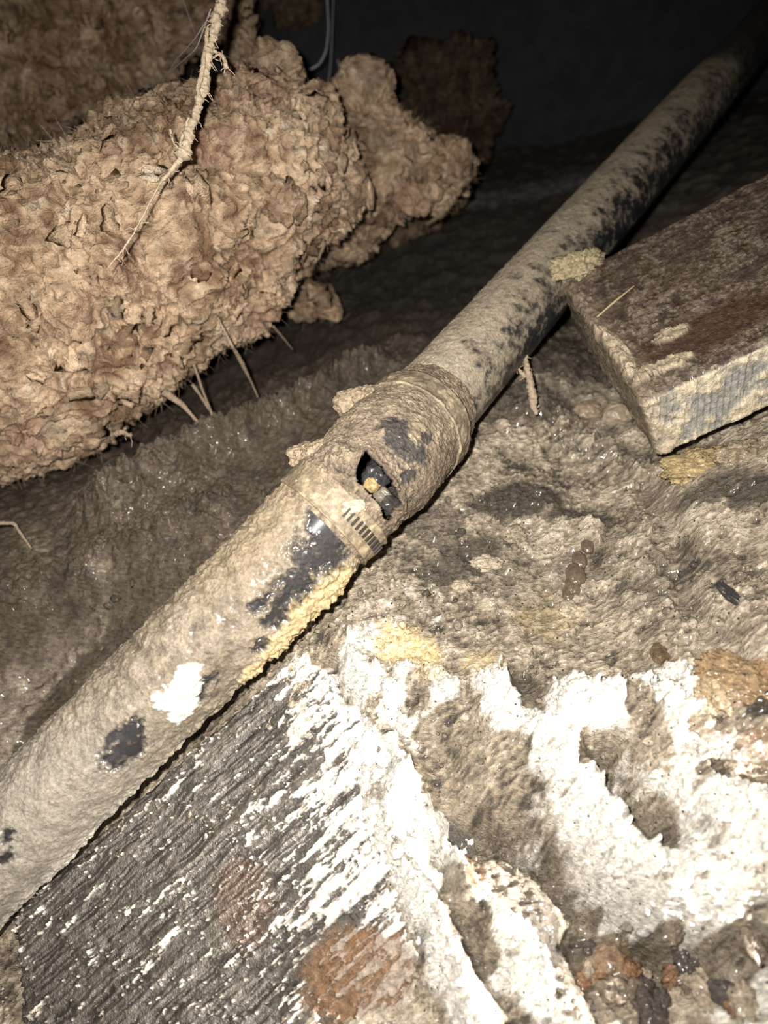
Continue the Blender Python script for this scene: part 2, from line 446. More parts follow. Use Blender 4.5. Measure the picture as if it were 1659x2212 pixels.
# the ground left of the pipe and far away: darker earth and old timber colour
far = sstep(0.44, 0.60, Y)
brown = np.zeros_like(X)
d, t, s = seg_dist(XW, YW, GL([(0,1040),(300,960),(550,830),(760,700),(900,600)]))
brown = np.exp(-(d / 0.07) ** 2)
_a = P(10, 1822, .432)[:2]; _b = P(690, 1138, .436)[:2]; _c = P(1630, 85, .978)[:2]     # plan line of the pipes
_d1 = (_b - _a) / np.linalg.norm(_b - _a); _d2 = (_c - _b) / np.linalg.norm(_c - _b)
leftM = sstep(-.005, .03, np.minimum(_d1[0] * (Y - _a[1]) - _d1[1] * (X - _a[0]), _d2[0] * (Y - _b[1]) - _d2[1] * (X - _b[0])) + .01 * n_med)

# relief: fibres drawn out along the slope, crumbs, grit
dirx = np.where(X < -0.02, 0.62, 0.95); diry = np.where(X < -0.02, 0.78, 0.32)
al = XW * dirx + YW * diry; ac = -XW * diry + YW * dirx
fib = ridged(xy3(al * 60, ac * 260), 1.0, 3, 0.55)
crumb = ridged(xy3(XW, YW, .3), 170, 3, 0.6)
crumbM = sstep(0.15, 0.7, whiteM + 0.35 * (n_big + .3)) 
crumbM = crumbM * (1 - .6 * np.clip(leftM, 0, 1))
Hh = Hh + 0.010 * n_big * np.clip(0.4 + far, 0, 1.2) + 0.0038 * n_med + 0.0034 * (fib - .6) * (1 - .6 * np.clip(leftM, 0, 1)) + 0.0028 * (crumb - 0.6) * (0.35 + crumbM) + 0.0007 * n_fine
blob = fbm(xy3(XW, YW, .7), 120, 2, 0.5)
Hh = Hh + 0.006 * sstep(.25, .5, blob) * (0.3 + 0.9 * crumbM)

tone = np.clip(0.47 + 0.55 * n_med + 0.65 * n_big + 0.75 * (fib - .62) + 0.45 * n_fine, 0, 1)
col = mix(mix(DARK, MID, sstep(0.05, 0.45, tone)), PALE, sstep(0.40, 0.95, tone)[...])
wl = sstep(0.36, 0.80, whiteM + 0.55 * n_med + 0.35 * n_big + 0.20 * n_fine + 0.15 * (crumb - .6))
holes = sstep(.22, .45, fbm(P0, 75, 3, 0.6, 61.0) + .25 * n_fine)
wl = wl * (1 - .75 * holes)
col = mix(col, WHITE, wl)
col = mix(col, YEL, np.clip(yelM, 0, 1) * 0.85)
col = mix(col, RUST, np.clip(rustM * (0.55 + n_med), 0, 1))
col = mix(col, np.array(DARK) * 0.8, np.clip(darkM * 0.95 * (1 - 0.45 * wl) + 0.35 * darkM * n_med, 0, 1))
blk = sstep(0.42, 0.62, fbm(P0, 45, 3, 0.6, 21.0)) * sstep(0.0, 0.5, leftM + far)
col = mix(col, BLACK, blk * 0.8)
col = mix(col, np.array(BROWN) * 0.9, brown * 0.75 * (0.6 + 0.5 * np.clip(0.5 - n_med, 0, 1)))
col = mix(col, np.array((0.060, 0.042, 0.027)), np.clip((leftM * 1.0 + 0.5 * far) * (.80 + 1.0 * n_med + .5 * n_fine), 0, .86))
# a pale plastic sheet far back
d, t, s = seg_dist(XW, YW, GL([(1010,440),(1130,420),(1260,390)]))
sheet = np.exp(-(d / .05) ** 4)
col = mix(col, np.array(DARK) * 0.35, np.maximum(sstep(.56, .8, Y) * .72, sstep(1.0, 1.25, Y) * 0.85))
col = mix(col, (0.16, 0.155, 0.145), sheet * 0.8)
wetM = np.clip(0.45 + 0.5 * n_big + 0.35 * darkM - 0.25 * wl - .3 * leftM, 0, 1)
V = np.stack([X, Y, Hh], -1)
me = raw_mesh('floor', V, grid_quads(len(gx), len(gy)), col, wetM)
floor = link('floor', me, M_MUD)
tag(floor, 'trampled wet brown mud floor with pale caked ridges', None, kind='structure')

def gh(x, y):
    i = np.clip(np.searchsorted(gx, x), 0, len(gx) - 1); j = np.clip(np.searchsorted(gy, y), 0, len(gy) - 1)
    return Hh[i, j]

# back wall
nx, nz = 60, 40
wx = np.linspace(-1.1, 1.1, nx); wz = np.linspace(-0.15, 0.75, nz)
WX, WZ = np.meshgrid(wx, wz, indexing='ij')
Pw = np.stack([WX, np.full_like(WX, 1.36), WZ], -1)
Pw[..., 1] += 0.006 * fbm(Pw, 8, 3)
Pb = Pw.copy(); Pb[..., 1] = 1.44
VW = np.concatenate([Pw.reshape(-1, 3), Pb.reshape(-1, 3)])
q = grid_quads(nx, nz); q2 = q[:, ::-1] + nx * nz
rim = []
ring = [i * nz for i in range(nx)] + [(nx - 1) * nz + j for j in range(1, nz)] + [i * nz + nz - 1 for i in range(nx - 2, -1, -1)] + [j for j in range(nz - 2, 0, -1)]
for a, b in zip(ring, ring[1:] + ring[:1]): rim.append((a, b, b + nx * nz, a + nx * nz))
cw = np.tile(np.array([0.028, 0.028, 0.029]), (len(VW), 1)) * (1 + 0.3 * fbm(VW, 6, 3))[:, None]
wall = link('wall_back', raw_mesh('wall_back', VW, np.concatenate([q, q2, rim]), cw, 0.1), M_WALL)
tag(wall, 'smooth dark grey concrete foundation wall', None, kind='structure')

# ------------------------------------------------------------------ pipes
def pipe_grid(A, B, r, nu, nv):
    A = np.array(A); B = np.array(B); T = (B - A) / np.linalg.norm(B - A)
    mid = (A + B) / 2; tocam = C0 - mid; tocam -= (tocam @ T) * T; e2 = tocam / np.linalg.norm(tocam)
    e1 = np.cross(T, e2);
    if e1 @ RT > 0: e1 = -e1
    s = np.linspace(0, 1, nu); ph = np.linspace(0, 2 * np.pi, nv, endpoint=False)
    S, PH = np.meshgrid(s, ph, indexing='ij')
    N = np.cos(PH)[..., None] * e1 + np.sin(PH)[..., None] * e2
    Vc = A + (B - A) * S[..., None]
    return S, PH, N, Vc, T, e1, e2

def close_tube(V, q, nu, nv, depth=None):
    pass

def tube_with_wall(S, N, Vc, R, thick, nu, nv):
    """outer skin, inner skin and ring ends: a real hollow pipe"""
    Vo = Vc + N * R[..., None]; Vi = Vc + N * (np.full_like(R, thick))[..., None]
    V = np.concatenate([Vo.reshape(-1, 3), Vi.reshape(-1, 3)])
    q = grid_quads(nu, nv, True); qi = q[:, ::-1] + nu * nv
    j = np.arange(nv); j2 = (j + 1) % nv; o = nu * nv
    e0 = np.stack([j, j2, j2 + o, j + o], 1); b = (nu - 1) * nv
    e1 = np.stack([b + j2, b + j, b + j + o, b + j2 + o], 1)
    return V, np.concatenate([q, qi, e0, e1])

PR = 0.030
UA, UB = P(920, 895, .504), P(1630, 85, .978)
UT = (UB - UA) / np.linalg.norm(UB - UA)
LA, LB = P(10, 1822, .432), P(690, 1138, .436)
LT = (LB - LA) / np.linalg.norm(LB - LA)

# upper pipe: runs to the back wall
nu, nv = 760, 240
A = UA - UT * 0.030; B = UB + UT * 0.26
S, PH, N, Vc, T, e1, e2 = pipe_grid(A, B, PR, nu, nv)
Ltot = np.linalg.norm(B - A)
pos = (Vc + N * PR).astype(np.float32)
nb = fbm(pos, 45, 4, 0.6, 3.0); nm = fbm(pos, 140, 4, 0.6, 7.0); nf = fbm(pos, 420, 3, 0.6, 9.0)
along = S * Ltot
side = np.mod(PH + np.pi / 2, 2 * np.pi) - np.pi / 2          # -pi/2 .. 3pi/2, 0 = upper-left edge, pi = right edge
dust = sstep(0.35, -0.25, (side / np.pi) - 0.44 - 0.17 * sstep(0.26, 0.05, along) - 0.06 * sstep(.35, .6, along) + 0.55 * nm + 0.50 * nb + .25 * nf)
dust = dust * (1 - 0.85 * sstep(0.66, 0.74, along + 0.03 * nb))
smear = sstep(0.25, 0.5, ridged(np.stack([along * 60 + 3 * nb, side * 1.2, side * 0], -1), 1.0, 2) - .45) * sstep(.50, .62, along) * sstep(.85, .7, along)
dust = np.clip(np.maximum(dust, smear * 0.7 * (0.5 + nm)), 0, 1)
R = PR + 0.0011 * dust + 0.0011 * dust * nm + 0.0007 * nf * (0.3 + dust) + 0.0012 * nb * dust
cm = mix(mix(MID, PALE, np.clip(0.6 + 0.7 * nm + .3 * nf, 0, 1)), (0.60, 0.50, 0.34), 0.35 * np.clip(nb + .4, 0, 1))
cm = mix(cm, MID, 0.5 * sstep(0.3, .7, along))
colp = mix(mix(BLACK, (0.045, 0.043, 0.04), np.clip(0.1 + nm, 0, 1)), cm, dust)
V, q = tube_with_wall(S, N, Vc, R, PR - 0.004, nu, nv)
colp = np.concatenate([colp.reshape(-1, 3), np.tile(np.array(BLACK), (nu * nv, 1))])
wet = np.concatenate([np.clip(0.25 * (1 - dust) + .1, 0, 1).ravel(), np.zeros(nu * nv)])
up_root = empty('drain_pipe', tuple(A)); tag(up_root, 'long straight black plastic drain pipe dusted with dry tan dirt, running to the back wall', 'pipe')
rebase(link('pipe_body', raw_mesh('pipe_body', V, q, colp, wet), M_PIPE), up_root)

# lower pipe: caked with wet mud
nu, nv = 620, 300
A = LA - LT * 0.16; B = LB + LT * 0.014
S, PH, N, Vc, T, e1, e2 = pipe_grid(A, B, PR, nu, nv)
Ltot = np.linalg.norm(B - A); along = S * Ltot
pos = (Vc + N * PR).astype(np.float32)
nb = fbm(pos, 40, 4, 0.6, 13.0); nm = fbm(pos, 130, 4, 0.6, 17.0); nf = fbm(pos, 400, 3, 0.6, 19.0)
side = np.mod(PH + np.pi / 2, 2 * np.pi) - np.pi / 2
PX, PY, _ = to_px(pos)
pw = pos + .0045 * np.stack([fbm(pos, 110, 3, .65, k_) for k_ in (41., 43., 47.)], -1)
def lp(px, py, r, sharp=.5):
    """blot on the visible side of the pipe, centred on the pipe point seen at that place"""
    d2 = (PX - px) ** 2 + (PY - py) ** 2 + np.where((side > 0) & (side < np.pi), 0, 1e9)
    i = np.unravel_index(np.argmin(d2), d2.shape); c = pos[i]
    e = pw - c; ea = e @ T; d = np.sqrt(np.maximum((e * e).sum(-1) - .55 * ea * ea, 0)) / r
    return sstep(1.35, 1.35 - sharp * 1.3, d + 0.6 * nm + 0.45 * nf)
mud = np.ones_like(S)
bare = np.zeros_like(S)
for b in [(725,1155,.013),(705,1185,.014),(690,1130,.008),(640,1265,.009),(620,1290,.006),(560,1300,.005),(590,1330,.006),(425,1500,.006),(450,1470,.004),(275,1590,.007),(255,1630,.007),(285,1615,.006),(240,1600,.004),(15,1850,.004),(560,1390,.004),(20,1800,.003)]:
    bare = np.maximum(bare, lp(*b))
bare = bare * sstep(-.6, .1, nm + .25)
crust = np.zeros_like(S)
for b in [(725,1240,.008),(690,1280,.012),(655,1320,.012),(620,1360,.012),(585,1395,.009),(670,1300,.012),(540,1440,.006)]:
    crust = np.maximum(crust, lp(*b, .35))
white = np.zeros_like(S)
for b in [(395,1490,.007),(402,1470,.0055),(395,1530,.0055),(408,1455,.004),(355,1510,.0035),(370,1522,.003),(340,1498,.0025)]:
    white = np.maximum(white, lp(*b, .25))
wr = ridged(np.stack([along * 90, side * 2.0 + 2 * nb, side * 0 + 2], -1), 1.0, 3)
flow = np.exp(-((side - .25 * np.pi) / .5) ** 2)
under = sstep(.80 * np.pi, 0.97 * np.pi, side + .3 * nm)
R = PR + 0.0016 + 0.0022 * nb + 0.0008 * nm + 0.0004 * nf + 0.0018 * (wr - .6) * sstep(.5, -.1, side / np.pi - .1) + 0.003 * crust * (1 + .8 * nm) - 0.0022 * bare + 0.0008 * white \
    + 0.003 * under * (0.3 + nm) + 0.0018 * sstep(.45, .05, np.abs(side / np.pi - .02)) * (nm + .4)
R = np.maximum(R, PR - .0004)
tone = np.clip(0.55 + 0.5 * nm + 0.35 * nb + 0.2 * nf, 0, 1)
colp = mix(mix((0.11, 0.088, 0.064), (0.26, 0.212, 0.152), sstep(0.15, 0.65, tone)), (0.41, 0.34, 0.255), sstep(0.55, 1.0, tone))
greyz = sstep(.32, .18, along + .03 * nb)
colp = mix(colp, (0.46, 0.42, 0.35), greyz * 0.65)
tanz = sstep(.03, .09, along - (Ltot - .14)) * sstep(0.6, 0.2, side / np.pi)
colp = mix(colp, (0.34, 0.265, 0.165), tanz * .6)
thin = sstep(.30, .75, fbm(pw, 38, 4, .65, 71.) + .35 * nm)
colp = mix(colp, (0.08, 0.068, 0.052), thin * .75 * (side < .75 * np.pi))
pale_s = sstep(.2, .6, fbm(pw, 60, 4, .65, 73.) + .2 * nf)
colp = mix(colp, (0.55, 0.47, 0.36), pale_s * .55)
colp = mix(colp, YEL, crust * .8)
colp = mix(colp, BLACK, bare * .95)
colp = mix(colp, (0.92, 0.88, 0.78), white)
V, q = tube_with_wall(S, N, Vc, R, PR - 0.004, nu, nv)
colp = np.concatenate([colp.reshape(-1, 3), np.tile(np.array(BLACK), (nu * nv, 1))])
wetl = np.clip(0.55 + 0.5 * sstep(.34, .12, along) + 0.5 * nb + .3 * bare - .4 * tanz - .3 * crust, 0, 1)
wet = np.concatenate([wetl.ravel(), np.zeros(nu * nv)])
low_root = empty('drain_pipe', tuple(A)); tag(low_root, 'sagging lower length of drain pipe thickly caked in wet glistening mud', 'pipe')
rebase(link('pipe_body', raw_mesh('pipe_body', V, q, colp, wet), M_PIPE), low_root)

# ------------------------------------------------------------------ rubber coupling with clamp bands and torn hole
def sleeve_axis():
    a = P(690, 1138, .437); b = P(762, 1064, .442); c = P(842, 980, .466); d = P(935, 878, .510)
    return smooth_line([a, b, c, d], 360)
ax = sleeve_axis()
T = np.gradient(ax, axis=0); T /= np.linalg.norm(T, axis=1)[:, None]
k = np.hanning(61); k /= k.sum()
Tp = np.pad(T, ((30, 30), (0, 0)), 'edge'); T = np.stack([np.convolve(Tp[:, i], k, 'valid') for i in range(3)], 1); T /= np.linalg.norm(T, axis=1)[:, None]
tc = C0 - ax; E2 = tc - (tc * T).sum(1)[:, None] * T; E2 /= np.linalg.norm(E2, axis=1)[:, None]
E1 = np.cross(T, E2); E1 = np.where((E1 @ RT)[:, None] > 0, -E1, E1)
nu, nv = 360, 420
ph = np.linspace(0, 2 * np.pi, nv, endpoint=False)
s = np.linspace(0, 1, nu)
S, PH = np.meshgrid(s, ph, indexing='ij')
Ns = E1[:, None] * np.cos(ph)[None, :, None] + E2[:, None] * np.sin(ph)[None, :, None]
Axc = np.repeat(ax[:, None], nv, 1)
prof = np.interp(s, [0, .10, .26, .32, .42, .55, .66, .70, .82, .86, .97, 1], [.0325, .0335, .0335, .0345, .0375, .0372, .0362, .0368, .0365, .0345, .0330, .0318])
pos = (Axc + Ns * .035).astype(np.float32)
nb = fbm(pos, 55, 3, 0.6, 31.0); nm = fbm(pos, 160, 4, 0.6, 37.0); nf = fbm(pos, 450, 3, 0.6, 39.0)
PX, PY, _ = to_px(pos)
side = np.mod(PH + np.pi / 2, 2 * np.pi) - np.pi / 2
front = (side > 0) & (side < np.pi)
HOLE = [(787,984),(802,990),(826,1012),(845,1038),(858,1066),(862,1090),(857,1112),(850,1130),(838,1126),(828,1104),(816,1084),(802,1066),(782,1050),(770,1032),(773,1006)]
hc = np.array(HOLE).mean(0)
dedge = np.full(PX.shape, 1e9)
for i in range(len(HOLE)):
    a = np.array(HOLE[i]); b = np.array(HOLE[(i + 1) % len(HOLE)]); dd = b - a
    t = np.clip(((PX - a[0]) * dd[0] + (PY - a[1]) * dd[1]) / (dd @ dd), 0, 1)
    dedge = np.minimum(dedge, np.hypot(PX - a[0] - t * dd[0], PY - a[1] - t * dd[1]))
dedge = np.where(front, dedge, 1e3)
inside = in_poly(PX + 3 * nf, PY + 3 * nm, HOLE) & front
R = prof[:, None] + 0.0009 * nb + 0.0009 * nm + 0.0006 * nf
upper_lip = (PX - hc[0]) * .75 - (PY - hc[1]) * .66
lip = np.exp(-(dedge / 16) ** 2) * sstep(-4, 14, upper_lip)
R = R + 0.0040 * lip + .0022 * nm * np.exp(-(dedge / 40) ** 2)
mudlump = np.exp(-(((PX - 740) / 55) ** 2 + ((PY - 1005) / 50) ** 2)) * front
R = R + 0.0045 * mudlump * (0.7 + 1.6 * nm) + .0010 * fbm(pos, 260, 3, .6, 5.)
tone = np.clip(0.55 + 0.6 * nm + 0.3 * nb + .3 * nf, 0, 1)
colp = mix(mix((0.11, 0.085, 0.06), (0.27, 0.21, 0.145), sstep(.1, .6, tone)), (0.44, 0.36, 0.25), sstep(.55, 1.05, tone))
bl = np.zeros_like(S)
for (bx, by, br) in [(850,935,30),(870,965,30),(843,925,18),(895,985,26),(880,1030,20),(915,950,14)]:
    bl = np.maximum(bl, sstep(1.2, .6, np.hypot(PX - bx, PY - by) / br + .8 * nm + .3 * nf) * front)
colp = mix(colp, (0.035, 0.036, 0.038), bl * .85)
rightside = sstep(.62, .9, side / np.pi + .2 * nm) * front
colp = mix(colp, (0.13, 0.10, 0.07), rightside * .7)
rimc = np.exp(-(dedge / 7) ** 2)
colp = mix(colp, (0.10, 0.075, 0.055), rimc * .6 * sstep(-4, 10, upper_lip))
Vo = Axc + Ns * R[..., None]; Vi = Axc + Ns * (R - 0.0035)[..., None]
q = grid_quads(nu, nv, True)
ins = inside.ravel()
keep = ~(ins[q].any(1))
qo = q[keep]; qi = qo[:, ::-1] + nu * nv
# walls along every open edge (ends and torn hole)
ed = np.concatenate([qo[:, [0, 1]], qo[:, [1, 2]], qo[:, [2, 3]], qo[:, [3, 0]]])
key = np.sort(ed, 1); kk = key[:, 0].astype(np.int64) * (nu * nv) + key[:, 1]
uq, inv, cnt = np.unique(kk, return_inverse=True, return_counts=True)
be = ed[cnt[inv] == 1]
wq = np.stack([be[:, 1], be[:, 0], be[:, 0] + nu * nv, be[:, 1] + nu * nv], 1)
V = np.concatenate([Vo.reshape(-1, 3), Vi.reshape(-1, 3)]); Q = np.concatenate([qo, qi, wq])
used = np.zeros(len(V), bool); used[Q.ravel()] = True; remap = np.cumsum(used) - 1
ci = np.tile(np.array([0.05, 0.042, 0.035]), (nu * nv, 1))
colp = np.concatenate([colp.reshape(-1, 3), ci])[used]
wet = np.concatenate([np.clip(.3 + .3 * nb, 0, 1).ravel(), np.full(nu * nv, .3)])[used]
cpl = empty('pipe_coupling', tuple(ax[180])); tag(cpl, 'torn rubber pipe coupling with two clamp bands and an open hole between the pipes', 'pipe coupling')
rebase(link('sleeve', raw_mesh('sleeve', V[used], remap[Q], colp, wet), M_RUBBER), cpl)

def clamp(s0, s1, extra, name, tilt=0.0, colr=(0.30, 0.24, 0.15)):
    i0, i1 = int(s0 * 359), int(s1 * 359); n = 18; nvb = 240
    ss = np.linspace(s0, s1, n); phb = np.linspace(0, 2 * np.pi, nvb, endpoint=False)
    idx = ss * 359
    axb = np.stack([np.interp(idx, np.arange(360), ax[:, k]) for k in range(3)], 1)
    e1 = np.stack([np.interp(idx, np.arange(360), E1[:, k]) for k in range(3)], 1); e2 = np.stack([np.interp(idx, np.arange(360), E2[:, k]) for k in range(3)], 1)
    nn = e1[:, None] * np.cos(phb)[None, :, None] + e2[:, None] * np.sin(phb)[None, :, None]
    rb = np.max(np.interp(ss, s, prof)) + extra
    edge = 0.0005 * (np.abs(np.linspace(-1, 1, n)) > .8)
    c = axb[:, None] + nn * rb
    rr = rb + edge[:, None] + 0.0012 * fbm(c, 120, 3) + .0008 * fbm(c, 400, 3)
    Vo = axb[:, None] + nn * rr[..., None]; Vi = axb[:, None] + nn * (rr - .0022)[..., None]
    V = np.concatenate([Vo.reshape(-1, 3), Vi.reshape(-1, 3)]); q = grid_quads(n, nvb, True)
    j = np.arange(nvb); j2 = (j + 1) % nvb; o = n * nvb; b = (n - 1) * nvb
    Q = np.concatenate([q, q[:, ::-1] + o, np.stack([j, j2, j2 + o, j + o], 1), np.stack([b + j2, b + j, b + j + o, b + j2 + o], 1)])
    nz = fbm(V, 130, 4, .6, 3)
    cc = mix(mix((0.16, 0.125, 0.085), colr, np.clip(.5 + nz, 0, 1)), (0.5, 0.41, 0.27), np.clip(nz * 1.6, 0, 1))
    ob = rebase(link(name, raw_mesh(name, V, Q, cc, .35), M_METAL), cpl)
    return ob, axb, e1, e2, rb

lowc, axb, e1b, e2b, rbL = clamp(.02, .155, .0014, 'clamp_band', colr=(0.34, 0.27, 0.17))
lowc['label'] = 'perforated metal clamp band below the hole'
upc, axu, e1u, e2u, rbU = clamp(.70, .83, .0008, 'clamp_band', colr=(0.24, 0.19, 0.13))
upc['label'] = 'mud covered clamp band on the upper pipe'

def box_arr(c, x, y, z, hx, hy, hz):
    V = np.array([c + sx * hx * x + sy * hy * y + sz * hz * z for sx in (-1, 1) for sy in (-1, 1) for sz in (-1, 1)])
    Q = [(0, 1, 3, 2), (4, 6, 7, 5), (0, 4, 5, 1), (2, 3, 7, 6), (0, 2, 6, 4), (1, 5, 7, 3)]
    return V, Q
m_i = 9
for kk_, a in enumerate(np.radians(np.linspace(98, 158, 12))):
    c = axb[m_i] + (e1b[m_i] * math.cos(a) + e2b[m_i] * math.sin(a)) * (rbL + .0019)
    nrm = e1b[m_i] * math.cos(a) + e2b[m_i] * math.sin(a); tan = -e1b[m_i] * math.sin(a) + e2b[m_i] * math.cos(a)
    axd = np.cross(nrm, tan)
    V, Q = box_arr(c, axd, tan, nrm, .0031, .00055, .0005)
    o = link('slot', raw_mesh('slot', V, Q, (0.03, 0.025, 0.02), .2, smooth=False), M_METAL)
    o.parent = lowc

def lump(name, c, r, seed, colr, mat, amp=.35, sq=(1, 1, 1), n=40, wet=.3, freq=1.0, rot=0.0):
    th = np.linspace(0, np.pi, n); p2 = np.linspace(0, 2 * np.pi, n * 2, endpoint=False)
    TH, P2 = np.meshgrid(th, p2, indexing='ij')
    D = np.stack([np.sin(TH) * np.cos(P2), np.sin(TH) * np.sin(P2), np.cos(TH)], -1)
    f = 1 + amp * fbm(D, 1.3 * freq, 4, .55, seed) + .25 * amp * fbm(D, 5 * freq, 3, .6, seed + 5)
    q_ = D * f[..., None] * np.array(sq)
    if rot:
        cr, sr = math.cos(rot), math.sin(rot)
        q_ = np.stack([q_[..., 0] * cr - q_[..., 1] * sr, q_[..., 0] * sr + q_[..., 1] * cr, q_[..., 2]], -1)
    V = q_ * r
    nz = fbm(D, 3 * freq, 4, .6, seed + 9)
    cc = np.array(colr, np.float32) * (1 + .5 * nz)[..., None]
    return raw_mesh(name, V.reshape(-1, 3), grid_quads(n, 2 * n, True), cc, wet)

def pip(name, px, py, Z, r, seed, colr, mat, parent, **k):
    o = link(name, lump(name, None, r, seed, colr, mat, **k), mat)
    o.location = tuple(P(px, py, Z)); bpy.context.view_layer.update() if False else None
    o.parent = parent; o.matrix_parent_inverse = Matrix.Translation(parent.location).inverted()
    return o
for (px, py, Z, r, sd, sq) in [(768,872,.484,.0115,1,(1.2,.9,.9)),(795,862,.478,.0105,2,(1.1,1,.8)),(815,868,.472,.0085,3,(1,1,1)),
                               (664,985,.448,.0095,4,(1.2,.9,.9)),(690,988,.440,.0100,5,(1.2,1,1)),(712,1006,.430,.0100,6,(1.1,1,1)),(730,1035,.420,.0075,7,(1.3,1,.7))]:
    pip('clamp_screw', px, py, Z, r, sd, (0.40, 0.31, 0.21), M_RUBBER, cpl, sq=sq, amp=.5, n=36)
# stones washed inside the pipe, seen through the hole
for i, (px, py, Z, r, cc) in enumerate([(803,1048,.456,.0050,(0.40,0.29,0.13)),(826,1072,.462,.0060,(0.20,0.17,0.13)),(812,1030,.462,.009,(0.04,0.04,0.04)),(838,1090,.462,.007,(0.05,0.045,0.04))]):
    o = link('pebble', lump('pebble', None, r, 40 + i, cc, None, amp=.3, n=24, wet=.8), M_STONE); o.location = tuple(P(px, py, Z))
    tag(o, ['small yellow pebble lodged inside the torn coupling', 'pale brown pebble inside the torn coupling hole', 'dark pebble at the top of the torn coupling hole', 'dark pebble at the bottom of the torn coupling hole'][i], 'pebble', 'pebbles inside the coupling')
pip('mud_flake', 762, 1092, .4085, .0062, 61, (0.62, 0.52, 0.36), M_RUBBER, cpl, sq=(1.3, .8, .6), amp=.5, n=30, wet=.5)

# ------------------------------------------------------------------ lumber offcut on the right
O = P(1390, 865, .455); Wd = P(1212, 605, .578) - O; Ln = P(1659, 740, .437) - O
wlen = np.linalg.norm(Wd); wd = Wd / wlen
ln = Ln - (Ln @ wd) * wd; ln /= np.linalg.norm(ln)
dn = np.cross(wd, ln); dn = dn if dn[2] < 0 else -dn
BL, BW, BT = 0.42, wlen, 0.052
lumber = empty('lumber_offcut', tuple(O)); tag(lumber, 'short thick lumber offcut with saw marks and caked mud, lying beside the pipe', 'lumber')
def slab(name, O_, a, la, b, lb, n_out, na, nb_, dispf, colf, wet, thick, mat, parent, flip=False):
    """one face of the timber as a thin displaced skin-slab with real thickness"""
    s1 = np.linspace(0, 1, na); s2 = np.linspace(0, 1, nb_)
    A_, B_ = np.meshgrid(s1, s2, indexing='ij')
    V0 = O_ + A_[..., None] * la * a + B_[..., None] * lb * b
    d = dispf(A_ * la, B_ * lb, V0)
    V = V0 + n_out * d[..., None]
    return V, colf(A_ * la, B_ * lb, V0)

# box with rounded noisy skin: cross-section loop swept along the length
na, nloop = 420, 300
per = []
cr = .004
def loop_pts(n):
    # start at front-top edge, go across the top (width), down the back, under, up the front
    corners = [(0, 0), (BW, 0), (BW, BT), (0, BT)]
    L_ = [BW, BT, BW, BT]; tot = sum(L_); out = []
    for k_ in range(4):
        m = int(round(n * (L_[k_] / tot)))
        a = np.array(corners[k_]); b = np.array(corners[(k_ + 1) % 4])
        for t_ in np.arange(m) / m: out.append(a + (b - a) * t_)
    return np.array(out)
lpx = loop_pts(nloop); nloop = len(lpx)
cen = np.array([BW / 2, BT / 2])
half = cen - cr
qv = lpx - cen; core = np.clip(qv, -half, half); dv = qv - core
dl = np.linalg.norm(dv, axis=1)[:, None] + 1e-9
rl = core + dv / dl * np.minimum(dl, cr) + cen
lx = np.concatenate([np.linspace(0, .14, 300, endpoint=False), np.linspace(.14, BL, 120)])
A_, J_ = np.meshgrid(lx, np.arange(nloop), indexing='ij')
w_ = rl[J_, 0]; t_ = rl[J_, 1]
V0 = O + A_[..., None] * ln + w_[..., None] * wd + t_[..., None] * dn
nrm2 = qv / half; ax_top = np.abs(nrm2[:, 1]) > np.abs(nrm2[:, 0])
nout = np.where(ax_top[:, None], np.sign(nrm2[:, 1])[:, None] * dn[None], np.sign(nrm2[:, 0])[:, None] * wd[None])
top = (ax_top & (nrm2[:, 1] < 0))[J_]; frontf = ((~ax_top) & (nrm2[:, 0] < 0))[J_]
p3 = V0.astype(np.float32)
nb = fbm(p3, 40, 4, .6, 51); nm = fbm(p3, 130, 4, .6, 53); nf = fbm(p3, 420, 3, .6, 55)
grain = ridged(np.stack([A_ * 14, w_ * 190 + 1.5 * nb, t_ * 190], -1), 1.0, 3)
saw = np.sin((A_ + .25 * t_) * 2 * np.pi / .0042) 
endm = sstep(.02, .0, A_ + .012 * nb)
mudT = sstep(.30, .62, .35 + .55 * nb + .55 * nm)
warpA = A_ + .006 * nm; warpW = w_ + .005 * nb + .002 * nf
pm = sstep(.45, .62, np.maximum(np.exp(-(((warpA - .024) / .020) ** 2 + ((warpW - .021) / .008) ** 2)), .8 * np.exp(-(((warpA - .004) / .010) ** 2 + ((warpW - .05) / .05) ** 2))) + .35 * nm)
pm2 = sstep(.45, .62, np.exp(-(((warpA - .038) / .015) ** 2 + ((warpW - .047) / .008) ** 2)) + .35 * nm)
disp = .0006 * nb + .0006 * nm + .0003 * nf + np.where(top, .0022 * np.maximum(pm, .8 * pm2) * (1 + nm), 0) + np.where(top, .0010 * (grain - .6) + .0013 * mudT * sstep(.05, .02, A_), 0) + np.where(frontf, .00028 * saw * sstep(.2, -.2, nb + .1) + .0012 * mudT, 0) + .0024 * endm * (nm + .4)
V = V0 + nout[J_] * disp[..., None]
woodc = mix(mix((0.055, 0.038, 0.028), (0.14, 0.10, 0.07), np.clip(grain * 1.3 - .5 + .5 * nm, 0, 1)), (0.25, 0.2, 0.145), sstep(.35, .8, .45 + .5 * nm + .5 * nf + .4 * nb))
red = sstep(.3, .7, np.exp(-(((A_ - .05) / .06) ** 2 + ((w_ - .035) / .022) ** 2)) + .3 * nb)
woodc = mix(woodc, (0.065, 0.032, 0.020), red * .8)
woodc = mix(woodc, (0.46, 0.38, 0.26), np.maximum(pm, pm2 * .8))
frc = mix((0.30, 0.29, 0.26), (0.62, 0.53, 0.38), sstep(-.12, .22, nb * .8 + nm * .5 + .25 * sstep(.012, 0, A_) + .22 * sstep(BT - .012, BT, t_) + .2 * sstep(.010, 0, t_)))
frc = frc * np.where(np.abs(saw) < .45, .86, 1.0)[..., None]
